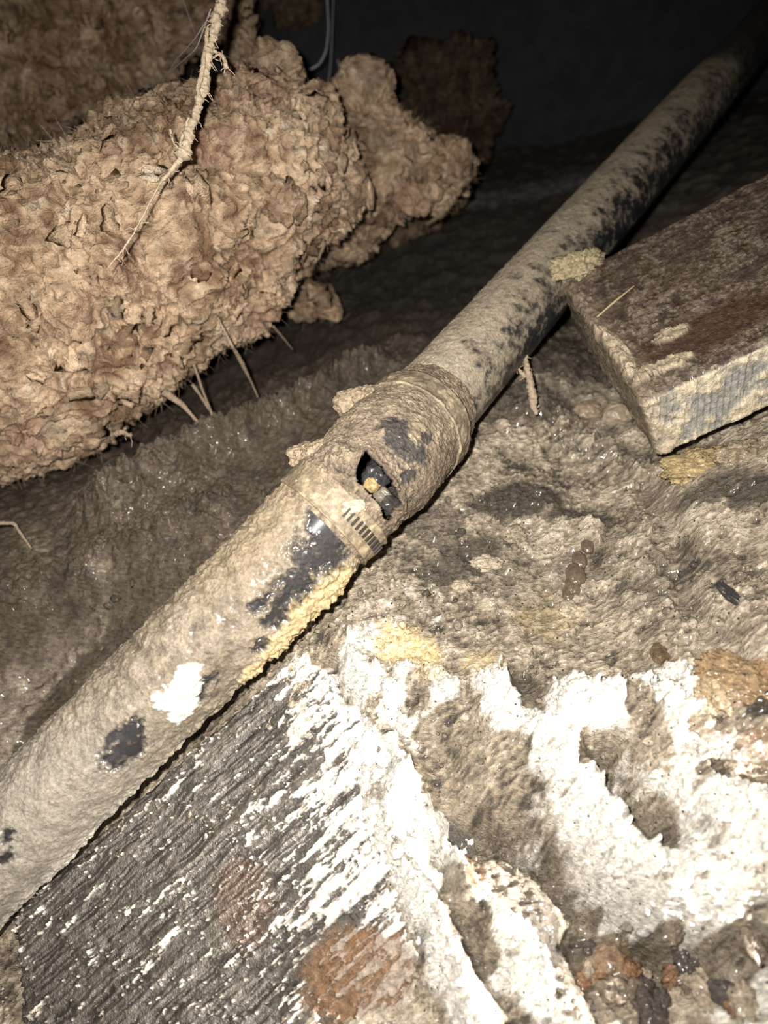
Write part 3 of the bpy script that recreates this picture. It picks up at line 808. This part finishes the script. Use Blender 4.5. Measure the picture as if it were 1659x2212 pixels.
colb = np.where(top[..., None], woodc, np.where(frontf[..., None], frc, woodc * .8))
colb = mix(colb, (0.30, 0.235, 0.16), endm * .5)
# end caps
ctr = O + wd * BW / 2 + dn * BT / 2
capn = 26
ringsV = []; ringsC = []
for f_ in np.linspace(1, 0, capn)[1:]:
    rv = ctr + (rl[:, 0:1] - cen[0]) * f_ * wd + (rl[:, 1:2] - cen[1]) * f_ * dn
    rn = fbm(rv, 130, 4, .6, 57); rg = ridged(rv, 150, 3)
    ringsV.append(rv - ln * (.0012 + .0022 * rn + .0016 * rg)[:, None]); ringsC.append(mix((0.10, 0.08, 0.055), (0.30, 0.24, 0.165), np.clip(.4 + rn, 0, 1)))
V = np.concatenate([np.array(ringsV[::-1]), V], 0); colb = np.concatenate([np.array(ringsC[::-1]), colb], 0)
fc = np.repeat((ctr + ln * BL)[None, None], nloop, 1); V = np.concatenate([V, fc], 0); colb = np.concatenate([colb, colb[-1:]], 0)
nr = V.shape[0]
wetb = np.concatenate([np.full((capn - 1, nloop), .55), np.where(top, .45 + .5 * nb, .25 + .3 * nb), np.zeros((1, nloop))], 0)
rebase(link('timber_body', raw_mesh('timber_body', V, grid_quads(nr, nloop, True), colb, np.clip(wetb, 0, 1)), M_WOOD), lumber)

def bp(a, w, up=0.0): return O + ln * a + wd * w - dn * up
o = link('straw', Bag().mesh('x') if False else raw_mesh('straw', *[z for z in tube_arrays(smooth_line([bp(.004, .098, .002), bp(.02, .104, .003), bp(.038, .112, .0022)], 24), [.0006, .0009, .0004], 6, .3)[:2]], (0.45, 0.36, 0.22)), M_ROOT)
tag(o, 'thin pale straw lying on the lumber offcut', 'straw')
# ochre flake wedged between pipe and lumber
V_ = lump('flake', None, .017, 81, (0.44, 0.36, 0.22), None, amp=.65, sq=(1.35, .8, .5), n=60, wet=.1, rot=.45, freq=2.2)
o = link('mud_flake', V_, M_RUBBER); o.location = tuple(P(1250, 572, .572)); tag(o, 'dry ochre mud flake wedged between the pipe and the lumber', 'mud flake')

# ------------------------------------------------------------------ weathered plank, bottom left
def plane_Z(px, py):
    u = (px - 829.5) / FPX; v = (py - 1106) / FPX
    return 1 / (1.988 + .594 * u + .929 * v)
def PP(px, py): return P(px, py, plane_Z(px, py))
o0 = PP(60, 2080); pd = PP(690, 1510) - o0; plen = np.linalg.norm(pd); pd /= plen
pc = PP(900, 2212) - o0; pc -= (pc @ pd) * pd; pc /= np.linalg.norm(pc)
pn = np.cross(pd, pc); pn = pn if pn[2] > 0 else -pn
na, nb_ = 640, 430
al = np.linspace(-.16, .262, na); ac = np.linspace(-.038, .205, nb_)
A_, C_ = np.meshgrid(al, ac, indexing='ij')
V0 = o0 + A_[..., None] * pd + C_[..., None] * pc
p3 = V0.astype(np.float32)
nb = fbm(p3, 30, 4, .6, 91); nm = fbm(p3, 110, 4, .6, 93); nf = fbm(p3, 420, 3, .6, 95)
PX, PY, _ = to_px(V0)
CW = C_ + .004 * nb + .10 * A_ * sstep(.04, .2, C_)
gr = ridged(np.stack([A_ * 13, CW * 300, nb], -1), 1.0, 2)
gr2 = fbm(np.stack([A_ * 9, CW * 110, nb], -1), 1.0, 3, .6)
streak = fbm(np.stack([A_ * 22 + 5, CW * 170, nb * 2], -1), 1.0, 4, .65)
toward_end = sstep(.10, .25, A_ - .35 * (C_ - .05) * 0 + .5 * (C_ - .09) + .02 * nb)
hard = sstep(.22, .36, streak * (0.8 + .6 * nm) + .55 * toward_end + .12 * nf)
grit = sstep(.42, .6, fbm(p3, 300, 2, .6, 97) + .12 * streak)
mudc = np.clip(np.maximum(hard, .8 * grit), 0, 1)
disp = .0012 * (gr - .6) + .0016 * gr2 + .0022 * hard * (1 + .9 * nm) + .0014 * grit + .0035 * toward_end * (nm + .5) + .0018 * nb
wood = mix(mix((0.040, 0.034, 0.028), (0.115, 0.10, 0.083), np.clip(gr * 1.4 - .55, 0, 1)), (0.17, 0.15, 0.125), np.clip(gr2 + .15 * nf, 0, 1))
rb = sstep(1.2, .5, ((PX - 790) / 150) ** 2 + ((PY - 2110) / 120) ** 2 + .5 * nm)
wood = mix(wood, (0.22, 0.115, 0.05), rb * .75)
rb2 = sstep(1.2, .5, ((PX - 530) / 70) ** 2 + ((PY - 1950) / 110) ** 2 + .5 * nm)
wood = mix(wood, (0.12, 0.075, 0.05), rb2 * .5)
colw = mix(wood, mix((0.55, 0.48, 0.38), (0.88, 0.84, 0.76), sstep(.1, .8, toward_end + .5 * nm + .4 * streak + .2 * sstep(0, -.1, A_))), mudc * (1 - .75 * rb))
# ragged far end and right side dip under the mud
endcut = .243 + .012 * fbm(np.stack([C_ * 0 + 3, C_ * 60, C_ * 0], -1), 1.0, 3) - .7 * np.clip(C_ - .09, 0, 1)
over = np.clip(A_ - endcut, 0, 1)
k1 = PP(42, 2060) - o0; k2 = PP(60, 2330) - o0; k1 = np.array([k1 @ pd, k1 @ pc]); k2 = np.array([k2 @ pd, k2 @ pc]); kd = (k2 - k1) / np.linalg.norm(k2 - k1)
nearcut = (A_ - k1[0]) * kd[1] - (C_ - k1[1]) * kd[0]
if kd[1] > 0: nearcut = -nearcut
disp = disp - np.minimum(over * 3.0, .03) - .03 * sstep(.160, .178, C_ + .006 * nb) - .02 * sstep(-.030, -.038, C_ + .002 * nm) - .035 * sstep(0, .006, nearcut - .004 * nm - .003 * nf)
V = V0 + pn * disp[..., None]
Vb = V0 - pn * .024
n_ = na * nb_
q = grid_quads(na, nb_)
ring = [i * nb_ for i in range(na)] + [(na - 1) * nb_ + j for j in range(1, nb_)] + [i * nb_ + nb_ - 1 for i in range(na - 2, -1, -1)] + [j for j in range(nb_ - 2, 0, -1)]
# bottom: corners only
cb = [0, (na - 1) * nb_, n_ - 1, nb_ - 1]
rg = np.array(ring); rgn = np.roll(rg, -1)
vb = Vb.reshape(-1, 3)[rg]; k0 = n_; m_ = len(rg); ii = np.arange(m_); i2 = (ii + 1) % m_
side_q = np.stack([rg, rgn, k0 + i2, k0 + ii], 1)
VV = np.concatenate([V.reshape(-1, 3), vb, [vb.mean(0)]])
tr = np.stack([k0 + ii, k0 + i2, np.full(m_, k0 + m_)], 1)
cc = np.concatenate([colw.reshape(-1, 3), np.tile(np.array([.09, .075, .06]), (m_ + 1, 1))])
wt = np.concatenate([np.clip(.75 - .3 * mudc + .3 * nb - .5 * rb, 0, 1).ravel(), np.full(m_ + 1, .3)])
plank = link('weathered_plank', raw_mesh('weathered_plank', VV, side_q if False else np.concatenate([q, side_q]), cc, wt, tr), M_WOOD)
tag(plank, 'wide dark weathered plank streaked with white mud, half buried beside the lower pipe', 'plank')

# ------------------------------------------------------------------ glass wool insulation
def batt(name, label, axis, rp, rd, seed, nu, nv, light=1.0, flaps=0, group=None, amp=1.0, endr=.12, back=0.0):
    ax_ = smooth_line([P(*a) for a in axis], nu)
    s_ = np.linspace(0, 1, nu)
    r1 = np.interp(s_, np.linspace(0, 1, len(rp)), rp); r2 = np.interp(s_, np.linspace(0, 1, len(rd)), rd)
    e = np.sqrt(np.clip(np.minimum(s_ / endr, (1 - s_) / endr), 0, 1) * (2 - np.clip(np.minimum(s_ / endr, (1 - s_) / endr), 0, 1)))
    e = np.maximum(e, .002)
    T_ = np.gradient(ax_, axis=0); T_ /= np.linalg.norm(T_, axis=1)[:, None]
    tc_ = C0 - ax_; F2 = tc_ - (tc_ * T_).sum(1)[:, None] * T_; F2 /= np.linalg.norm(F2, axis=1)[:, None]; F1 = np.cross(T_, F2)
    ph_ = np.linspace(0, 2 * np.pi, nv, endpoint=False)
    cph = np.sign(np.cos(ph_)) * np.abs(np.cos(ph_)) ** .85; sph = np.sign(np.sin(ph_)) * np.abs(np.sin(ph_)) ** .85
    V = ax_[:, None] + (r1 * e)[:, None, None] * F1[:, None] * cph[None, :, None] + (r2 * e)[:, None, None] * F2[:, None] * sph[None, :, None]
    big = fbm(V, 9, 3, .5, seed)
    Nn = grid_normals(V, True)
    if ((V - ax_[:, None]) * Nn).sum() < 0: Nn = -Nn
    V = V + Nn * (big * .022 * amp)[..., None] * np.minimum(1, e * 2)[:, None, None]
    wv = np.stack([fbm(V, 22, 3, .55, seed + 1), fbm(V, 22, 3, .55, seed + 2), fbm(V, 22, 3, .55, seed + 3)], -1)
    W_ = V + .022 * wv
    lay = fbm(W_, 26, 3, .55, seed + 4)
    saw_ = np.mod(lay * 3.2, 1.0); saw_ = np.where(saw_ < .68, saw_ / .68, (1 - saw_) / .32); saw_ = saw_ * saw_ * (3 - 2 * saw_)          # torn layers
    tuft = .62 * ridged(W_ + .008 * wv, 34, 3, .45, seed + 5) + .38 * (.6 + fbm((W_ + .01 * wv) * np.array([.7, .7, 1.5]), 60, 4, .6, seed + 15))
    fine = fbm(W_, 190, 3, .6, seed + 6)
    h = .006 * (saw_ - .5) + .014 * (tuft - .6) + .0016 * fine + .012 * fbm(V, 19, 3, .55, seed + 14)
    Nn = grid_normals(V, True)
    if ((V - ax_[:, None]) * Nn).sum() < 0: Nn = -Nn
    V = V + Nn * (h * amp)[..., None] * np.minimum(1, e * 1.5)[:, None, None] + .004 * amp * wv * np.minimum(1, e)[:, None, None]
    c1 = fbm(W_, 20, 3, .55, seed + 7); c2 = fbm(W_, 70, 3, .6, seed + 8)
    cc = mix((0.25, 0.155, 0.092), (0.74, 0.55, 0.37), np.clip(.52 + .9 * c1 + .9 * c2 + .35 * (saw_ - .5), 0, 1))
    cc = mix(cc, (0.80, 0.66, 0.50), sstep(.28, .7, c2 + .4 * fine + .35 * (tuft - .6)) * .9)
    cc = mix(cc, (0.40, 0.24, 0.17), sstep(.15, .5, fbm(W_, 14, 3, .55, seed + 9)) * .6)
    cc = mix(cc, (0.30, 0.25, 0.18), sstep(.15, .5, fbm(W_, 32, 4, .6, seed + 12)) * .6)
    cc = cc * light  # scales the colour: shade on the deep pieces is painted in
    root = empty(name, tuple(ax_[nu // 2])); tag(root, label, 'insulation', group)
    rebase(link('wool_body', raw_mesh('wool_body', V, grid_quads(nu, nv, True), cc, 0.0), M_FIBRE), root)
    # torn flakes and loose fibres standing off the surface
    if flaps:
        rs = np.random.RandomState(int(seed) + 5)
        tcm = C0 - V; facing = (Nn * tcm).sum(-1) / np.linalg.norm(tcm, axis=-1)
        cand = np.argwhere((facing > -.25) & (e[:, None] > .3))
        bag = Bag(); fb = Bag()
        for i, j in cand[rs.choice(len(cand), flaps // 7)]:
            p = V[i, j]; n = Nn[i, j]
            t = rs.normal(size=3); t[2] -= .3; t -= (t @ n) * n * .75; t /= np.linalg.norm(t); b = np.cross(n, t); b /= np.linalg.norm(b) + 1e-9
            L_ = rs.uniform(.005, .016) * (1 if rs.rand() > .12 else 1.5); w = L_ * rs.uniform(.7, 1.4); th = .0012
            k = 6; ts = np.linspace(-.25, 1, k)
            curl = rs.uniform(.0, .22)
            rows = []
            for t0 in ts:
                ww = w * (1 - max(0, t0) ** 2 * rs.uniform(.4, .9)) * .5 * (1 + .25 * rs.normal())
                c = p + t * L_ * t0 + n * (L_ * curl * max(0, t0) ** 1.6 - .0006)
                rows.append([c - b * ww + n * .15 * ww * rs.normal(), c + n * (th + ww * .18), c + b * ww + n * .15 * ww * rs.normal(), c - n * th])
            rows = np.array(rows)
            q_ = grid_quads(k, 4, True)
            bag.add(rows, np.concatenate([q_, [[0, 1, 2, 3], [(k - 1) * 4 + 3, (k - 1) * 4 + 2, (k - 1) * 4 + 1, (k - 1) * 4]]]), None, np.clip(cc[i, j] * rs.uniform(.75, 1.25), 0, .9))
        o = rebase(link('torn_tufts', bag.mesh('torn_tufts'), M_FIBRE), root); o['kind'] = 'stuff'
        for i, j in cand[rs.choice(len(cand), flaps * 2)]:
            p = V[i, j]; n = Nn[i, j]; t = n * rs.uniform(.2, 1) + rs.normal(size=3) * .6; t /= np.linalg.norm(t)
            L_ = rs.uniform(.004, .013); g = rs.normal(size=3) * .35
            ln_ = np.array([p + t * L_ * x + g * L_ * x * x for x in np.linspace(0, 1, 5)])
            vv, qq, tt = tube_arrays(ln_, [.00016, .00008], 3)
            fb.add(vv, qq, tt, np.clip(cc[i, j] * rs.uniform(.9, 1.4), 0, .9))
        o = rebase(link('loose_fibres', fb.mesh('loose_fibres'), M_FIBRE), root); o['kind'] = 'stuff'
    return root

main_batt = batt('insulation_batt', 'big fallen tan glass wool batt sagging across the left above the mud',
     [(-450, 880, .66), (-110, 765, .645), (60, 680, .63), (190, 605, .63), (330, 535, .635), (460, 462, .655), (580, 385, .69), (665, 325, .74)],
     [.118, .118, .117, .113, .104, .094, .082, .066], [.12, .12, .12, .11, .11, .10, .09, .07], 101.0, 560, 460, 1.0, 2600, endr=.10)
torn_batt = batt('insulation_batt', 'ragged torn end of brownish glass wool just right of the big batt',
     [(600, 470, .86), (730, 385, .82), (830, 370, .80), (920, 372, .80), (1000, 350, .81)],
     [.06, .085, .075, .040, .012], [.06, .07, .06, .04, .015], 151.0, 300, 260, .85, 700, endr=.10)
batt('insulation_batt', 'upper brown glass wool batt hanging in the top left corner',
     [(-350, 150, .90), (-50, 50, .89), (150, -5, .89), (330, -50, .90), (460, -150, .92)],
     [.15, .145, .125, .10, .07], [.10, .12, .11, .09, .06], 201.0, 420, 340, .8, 900, endr=.12, amp=1.6)
batt('insulation_strip', 'narrow torn strip of glass wool hanging down above the big batt',
     [(495, -120, .80), (510, 0, .80), (520, 90, .80), (530, 180, .80)], [.020, .022, .018, .008], [.012, .012, .010, .006], 251.0, 120, 80, .85, 90, endr=.08, amp=.35)
batt('insulation_clump', 'glass wool clump, colour dimmed for the deep shadow below the wall',
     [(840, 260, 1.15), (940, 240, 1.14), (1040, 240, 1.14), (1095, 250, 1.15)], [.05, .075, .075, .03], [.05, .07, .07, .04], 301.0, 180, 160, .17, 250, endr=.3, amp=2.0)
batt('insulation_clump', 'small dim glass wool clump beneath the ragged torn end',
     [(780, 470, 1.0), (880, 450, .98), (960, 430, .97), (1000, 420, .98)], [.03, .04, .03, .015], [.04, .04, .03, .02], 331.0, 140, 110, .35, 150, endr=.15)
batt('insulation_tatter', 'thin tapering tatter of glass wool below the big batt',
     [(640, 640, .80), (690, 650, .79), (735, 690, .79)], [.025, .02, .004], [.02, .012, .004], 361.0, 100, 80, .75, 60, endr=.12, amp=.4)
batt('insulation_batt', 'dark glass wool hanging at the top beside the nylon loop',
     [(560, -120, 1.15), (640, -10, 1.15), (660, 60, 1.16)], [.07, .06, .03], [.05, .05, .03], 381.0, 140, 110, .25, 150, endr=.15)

# torn flaps standing off the two near batts: parts of them
for owner, axis_, rp_, rd_, sd_ in [
        (main_batt, [(655, 430, .625), (672, 330, .620), (690, 240, .628), (694, 175, .645)], [.014, .022, .022, .008], [.008, .010, .008, .005], 402.),
        (main_batt, [(330, 236, .60), (390, 262, .590), (450, 290, .575), (520, 310, .57)], [.004, .010, .014, .010], [.004, .007, .008, .006], 412.),
        (main_batt, [(560, 395, .578), (610, 425, .572), (665, 440, .585)], [.008, .014, .012], [.006, .009, .008], 422.),
        (main_batt, [(225, 300, .60), (270, 268, .60), (310, 262, .605)], [.010, .016, .010], [.008, .010, .006], 432.),
        (main_batt, [(540, 190, .66), (600, 165, .66), (650, 190, .66)], [.016, .026, .014], [.012, .016, .012], 442.),
        (torn_batt, [(930, 345, .77), (970, 340, .77), (1005, 358, .775)], [.010, .018, .012], [.008, .012, .008], 452.),
        (torn_batt, [(730, 260, .76), (790, 215, .76), (830, 235, .77)], [.02, .034, .02], [.014, .02, .014], 462.),
        (torn_batt, [(860, 440, .75), (905, 425, .75), (935, 410, .76)], [.012, .016, .006], [.01, .01, .006], 472.)]:
    r_ = batt('flap_tmp', 'x', axis_, rp_, rd_, sd_, 110, 80, .82, 0, endr=.25, amp=.7)
    ch = r_.children[0]; ch.name = 'flap'; ch.parent = owner; ch.matrix_parent_inverse = Matrix.Translation(owner.location).inverted()
    bpy.data.objects.remove(r_)

# ------------------------------------------------------------------ roots, webs, nylon loop
def strand(name, label, cat, pts, rad, mat, colr, rough=.5, nv=8, n=None, freq=500, group=None, seed=0, twigs=0, jitter=0.0, kinkf=60):
    line = smooth_line([P(*p) for p in pts], n or 30 * len(pts))
    if jitter:
        line = line + jitter * np.stack([fbm(line, kinkf, 3, .6, seed + k) for k in (1, 2, 3)], -1)
    root = None
    V, q, t = tube_arrays(line, rad, nv, rough, freq, seed)
    nz = fbm(V, 200, 3, .6, seed)
    cc = np.array(colr, np.float32) * (1 + .35 * nz)[:, None]
    o = link(name, raw_mesh(name, V, q, cc, 0.0, t), mat)
    if cat: tag(o, label, cat, group)
    if twigs:
        rs = np.random.RandomState(seed + 3)
        bag = Bag()
        for k in range(twigs):
            i = rs.randint(2, len(line) - 2); L_ = rs.uniform(.002, .008)
            d = rs.normal(size=3); d /= np.linalg.norm(d); d[2] -= .4
            ln_ = np.array([line[i] + d * L_ * x + rs.normal(size=3) * .0004 for x in np.linspace(0, 1, 6)])
            vv, qq, tt = tube_arrays(ln_, [.0005, .00022], 4, .5)
            bag.add(vv, qq, tt, np.array(colr) * rs.uniform(.8, 1.2))
        c = link('rootlets', bag.mesh('rootlets'), M_ROOT, o); c['kind'] = 'stuff'
    return o

DUSTY = (0.50, 0.40, 0.28)
main_root = strand('hanging_root', 'dust-caked root hanging in front of the insulation at top left', 'root',
       [(560, -420, .48), (515, -200, .474), (490, -60, .47), (474, 10, .47), (458, 90, .47), (440, 190, .47), (424, 240, .468), (405, 300, .466), (392, 340, .465)],
       [.0040, .0040, .0038, .0038, .0042, .0036, .0030, .0030, .0022, .0024, .0040], M_ROOT, DUSTY, 1.3, 14, 460, 230, seed=11, twigs=180, jitter=.0022)
for pts, r, sd in [([(448, 60, .468), (440, 130, .467), (428, 190, .467), (432, 230, .467)], [.0012, .0016, .0010], 21),
                   ([(408, 255, .466), (392, 300, .466), (390, 330, .465)], [.0012, .0010, .0016], 22),
                   ([(395, 335, .465), (375, 310, .464), (368, 280, .464)], [.0009, .0006, .0010], 23),
                   ([(462, 110, .469), (480, 120, .468), (486, 132, .468), (488, 148, .468)], [.0010, .0012, .0016], 24),
                   ([(390, 342, .465), (362, 375, .464), (345, 395, .464)], [.0019, .0013, .0008], 25),
                   ([(350, 390, .464), (318, 445, .462), (290, 500, .461), (268, 540, .460), (232, 580, .460)], [.0007, .0004, .0004, .0007, .0003], 26)]:
    b = strand('root_branch', None, None, pts, r, M_ROOT, DUSTY, .6, 8, 70, 500, seed=sd, twigs=8, jitter=.001)
    b.parent = main_root

pr = strand('pipe_root', 'fuzzy dirt-coated root dangling from the underside of the upper pipe', 'root',
       [(1128, 735, .552), (1138, 790, .548), (1146, 840, .547), (1153, 880, .547), (1158, 895, .547)], [.0030, .0022, .0022, .0026, .0034, .0016], M_ROOT, (0.34, 0.27, 0.19), .8, 12, 120, 420, seed=31, twigs=30, jitter=.0012)
b = strand('root_branch', None, None, [(1102, 770, .550), (1118, 795, .549), (1136, 815, .548)], [.0010, .0012, .0016], M_ROOT, (0.34, 0.27, 0.19), .7, 8, 60, 420, seed=33, twigs=10); b.parent = pr
strand('thin_root', 'straight thin root between the big batt and the mud, forked at its top', 'root', [(418, 785, .60), (440, 850, .61), (462, 905, .62), (488, 952, .63)], [.0012, .0011, .0013, .0018], M_ROOT, (0.26, 0.2, 0.14), .4, 8, 60, seed=41)
strand('thin_root', 'short side fork leaning on the straight thin root under the batt', 'root', [(415, 830, .605), (430, 850, .608), (452, 885, .615)], [.0016, .0012, .0011], M_ROOT, (0.26, 0.2, 0.14), .4, 8, 40, seed=42)
strand('thin_root', 'thin root slanting right from the lower edge of the batt', 'root', [(352, 845, .59), (395, 875, .60), (430, 915, .61), (468, 950, .63)], [.0034, .0020, .0010, .0008], M_ROOT, (0.32, 0.24, 0.17), .6, 8, 60, seed=43)
strand('thin_root', 'fine root hanging from the middle of the batt edge down to the trough', 'root', [(470, 685, .575), (500, 745, .58), (515, 770, .60), (545, 830, .64), (560, 865, .66)], [.0008, .0014, .0020, .0008, .0008], M_ROOT, (0.34, 0.26, 0.18), .5, 8, 70, seed=44)
strand('thin_root', 'faint root near the far end of the batt edge', 'root', [(590, 705, .66), (612, 730, .68), (632, 755, .70)], [.0012, .0010, .0006], M_ROOT, (0.26, 0.2, 0.14), .5, 8, 40, seed=45)
strand('thin_root', 'curled root tuft on the lower left edge of the batt', 'root', [(240, 940, .565), (262, 932, .56), (278, 940, .56), (285, 938, .56)], [.0012, .0022, .0020, .0012], M_ROOT, (0.34, 0.26, 0.18), .7, 8, 40, seed=46, twigs=8)
strand('thin_root', 'pale thin root on the mud at the far left edge', 'root', [(-20, 1130, .56), (30, 1130, .56), (50, 1160, .565), (68, 1185, .57)], [.0020, .0014, .0012, .0008], M_ROOT, (0.3, 0.23, 0.16), .5, 8, 50, seed=47)
for k, (pts, lab) in enumerate([
        ([(392, -10, .62), (420, 70, .6), (440, 120, .56)], 'faint spider thread leaning left of the hanging root'),
        ([(455, 30, .47), (420, 85, .5), (380, 130, .55), (340, 195, .62)], 'grey spider thread slanting left off the hanging root'),
        ([(440, 175, .47), (425, 210, .47), (405, 330, .47)], 'fine spider thread running alongside the hanging root'),
        ([(200, 55, .84), (185, 75, .84), (165, 90, .84)], 'pale spider thread on the upper batt'),
        ([(455, 20, .47), (425, 105, .5), (350, 170, .6), (280, 215, .7)], 'longer faint spider thread slanting towards the dark gap')]):
    strand('spider_thread', lab, 'spider thread', pts, [.0005, .0004, .0003], M_WEB, DUSTY, .8, 5, 60, 300, seed=60 + k)
strand('nylon_loop', 'loop of clear nylon line hanging in the dark at top', 'nylon line',
       [(690, -500, .95), (700, -60, .95), (707, 0, .95), (710, 60, .95), (705, 110, .95), (690, 140, .95), (660, 155, .95), (625, 148, .95), (600, 130, .95), (585, 105, .95)], [.0014, .0014], M_NYLON, GREY, 0, 8, 120)
strand('nylon_line', 'straight clear nylon line hanging right of the loop', 'nylon line', [(735, -500, 1.05), (722, -60, 1.05), (718, 60, 1.05), (714, 150, 1.05), (708, 185, 1.05)], [.0010, .0010], M_NYLON, GREY, 0, 8, 60)
strand('nylon_line', 'faint short nylon line behind the batt peak', 'nylon line', [(730, 130, 1.05), (738, 170, 1.05), (748, 215, 1.05)], [.0012, .0010], M_NYLON, GREY, 0, 8, 60)

# ------------------------------------------------------------------ stones, clods, drips
def ground_thing(name, px, py, r, seed, colr, label, cat, sq=(1, 1, .8), amp=.35, wet=.6, mat=None, group=None, rot=0.0, sink=.35, freq=1.0, n=30):
    c = G(px, py); z = gh(c[0], c[1])
    # walk along the sight line to the finished surface
    o = link(name, lump(name, None, r, seed, colr, None, amp=amp, sq=sq, wet=wet, rot=rot, freq=freq, n=n), mat or M_STONE)
    o.location = (c[0], c[1], z + r * sq[2] * (1 - 2 * sink) )
    return tag(o, label, cat, group)
ground_thing('stone', 1335, 895, .012, 501, (0.30, 0.24, 0.17), 'round muddy stone left of the lumber end', 'stone', (1.1, .9, .8))
ground_thing('stone', 1270, 890, .010, 502, (0.26, 0.20, 0.14), 'small muddy stone in the dark hollow left of the lumber', 'stone', (1.2, .9, .7))
ground_thing('stone', 1510, 1012, .017, 503, (0.42, 0.32, 0.16), 'yellowish wet stone under the sawn edge of the lumber', 'stone', (1.6, .8, .55), amp=.5, freq=1.6, wet=.9, rot=.3, mat=M_MUD, n=50)
ground_thing('stone', 1600, 985, .012, 504, (0.34, 0.27, 0.18), 'pale stone crumb under the right side of the lumber', 'stone', (1.4, .8, .6), amp=.5, freq=1.6, wet=.7, rot=.3, mat=M_MUD, n=50)
ground_thing('stone', 1590, 1480, .014, 505, (0.30, 0.20, 0.105), 'orange-brown lump of clay near the right edge', 'clay lump', (1.5, .9, .7), amp=.5, rot=-.6, freq=1.6, mat=M_MUD, n=60)
ground_thing('stone', 1535, 1525, .012, 506, (0.40, 0.30, 0.18), 'brown clay lump beside the orange-brown lump', 'clay lump', (1.0, .9, .7), amp=.5, freq=1.6, mat=M_MUD, n=60)
ground_thing('stone', 1225, 1320, .006, 507, (0.46, 0.38, 0.27), 'flat pale pebble below the dark mud drip', 'pebble', (1, 1, .5), amp=.5, mat=M_MUD, sink=.5, freq=1.4)
ground_thing('stone', 995, 1265, .006, 508, (0.50, 0.42, 0.3), 'pale pebble on the brown slope below the coupling', 'pebble', (1.1, .8, .6), amp=.5, mat=M_MUD, sink=.5, freq=1.4)
ground_thing('stone', 1050, 1220, .007, 509, (0.47, 0.39, 0.28), 'oval beige pebble right of the coupling', 'pebble', (1.5, .8, .6), amp=.5, mat=M_MUD, sink=.5, freq=1.4)
ground_thing('stone', 1110, 1155, .008, 510, (0.34, 0.28, 0.2), 'rounded mud-coated pebble at the dark stain', 'pebble', (1, 1, .8), amp=.5, mat=M_MUD, sink=.5, freq=1.4)
ground_thing('bark_chip', 1558, 1318, .006, 511, (0.03, 0.028, 0.026), 'small black chip stuck on the pale mud slope', 'chip', (.6, 1.6, .5), rot=.5)
for k, (px, py, r) in enumerate([(1262, 1205, .0045), (1248, 1225, .0055), (1240, 1255, .007), (1236, 1272, .006), (1224, 1292, .004)]):
    if k == 0: dr = empty('mud_drip', (0, 0, 0)); c_ = G(1242, 1255); dr.location = (c_[0], c_[1], gh(*c_)); tag(dr, 'dark wet mud drip on the beige slope', 'mud drip')
    o = ground_thing('mud_drip', px, py, r, 520 + k, (0.12, 0.09, 0.062), None, None, (.9, 1.3, .7), amp=.2, wet=1.0, mat=M_STONE, sink=.3)
    o.name = 'drip_blob'; loc = o.location.copy(); o.parent = dr; o.location = loc - dr.location
ground_thing('mud_drip', 1418, 1432, .006, 530, (0.13, 0.085, 0.045), 'small brown mud blob at the crease of the slope', 'mud drip', (.9, 1.1, .7), wet=.9, mat=M_MUD)
rs = np.random.RandomState(3)
for k in range(26):
    px = rs.uniform(1260, 1640); py = rs.uniform(1990, 2200)
    cc = [(0.22, 0.12, 0.06), (0.17, 0.13, 0.09), (0.36, 0.29, 0.21), (0.07, 0.055, 0.045)][k % 4]
    ground_thing('pebble', px, py, rs.uniform(.003, .008), 600 + k, cc, ['small rust-brown', 'small dull brown', 'small pale beige', 'small blackish'][k % 4] + ' wet pebble in the rubble at the bottom right corner', 'pebble', (1.3, .9, .7), amp=.6, freq=1.4, mat=M_MUD, wet=.7, group='rubble pebbles at the bottom right', rot=rs.uniform(0, 3), n=20, sink=.45)

# loose crumbs of mud, too many to count
bag = Bag(); rs = np.random.RandomState(9)
ico = None
def crumb_mesh(r, c, colr):
    th = np.linspace(0, np.pi, 5); p2 = np.linspace(0, 2 * np.pi, 6, endpoint=False)
    TH, P2 = np.meshgrid(th, p2, indexing='ij'); D = np.stack([np.sin(TH) * np.cos(P2), np.sin(TH) * np.sin(P2), np.cos(TH)], -1)
    D = D * (1 + .16 * rs.normal(size=D.shape[:2]))[..., None] * rs.uniform(.6, 1.3, 3)
    bag.add(D * r + c, grid_quads(5, 6, True), None, colr)
cnt_ = 0
while cnt_ < 3000:
    px = rs.uniform(620, 1700); py = 1040 + 1200 * rs.rand() ** .7
    u = (px - 829.5) / FPX; v = (py - 1106) / FPX
    x = rs.uniform(-.24, .26); y = rs.uniform(.05, .45)
    i = np.searchsorted(gx, x); j = np.searchsorted(gy, y)
    w = whiteM[i, j]
    if rs.rand() > .25 + .75 * w: continue
    r = rs.uniform(.0006, .0016) * (1 + (rs.rand() < .12) * 1.4)
    crumb_mesh(r, np.array([x, y, Hh[i, j] + r * .3]), np.clip(col[i, j] * rs.uniform(.8, 1.25), 0, .93)); cnt_ += 1
o = link('mud_crumbs', bag.mesh('mud_crumbs', .4), M_MUD, floor); o['kind'] = 'stuff'
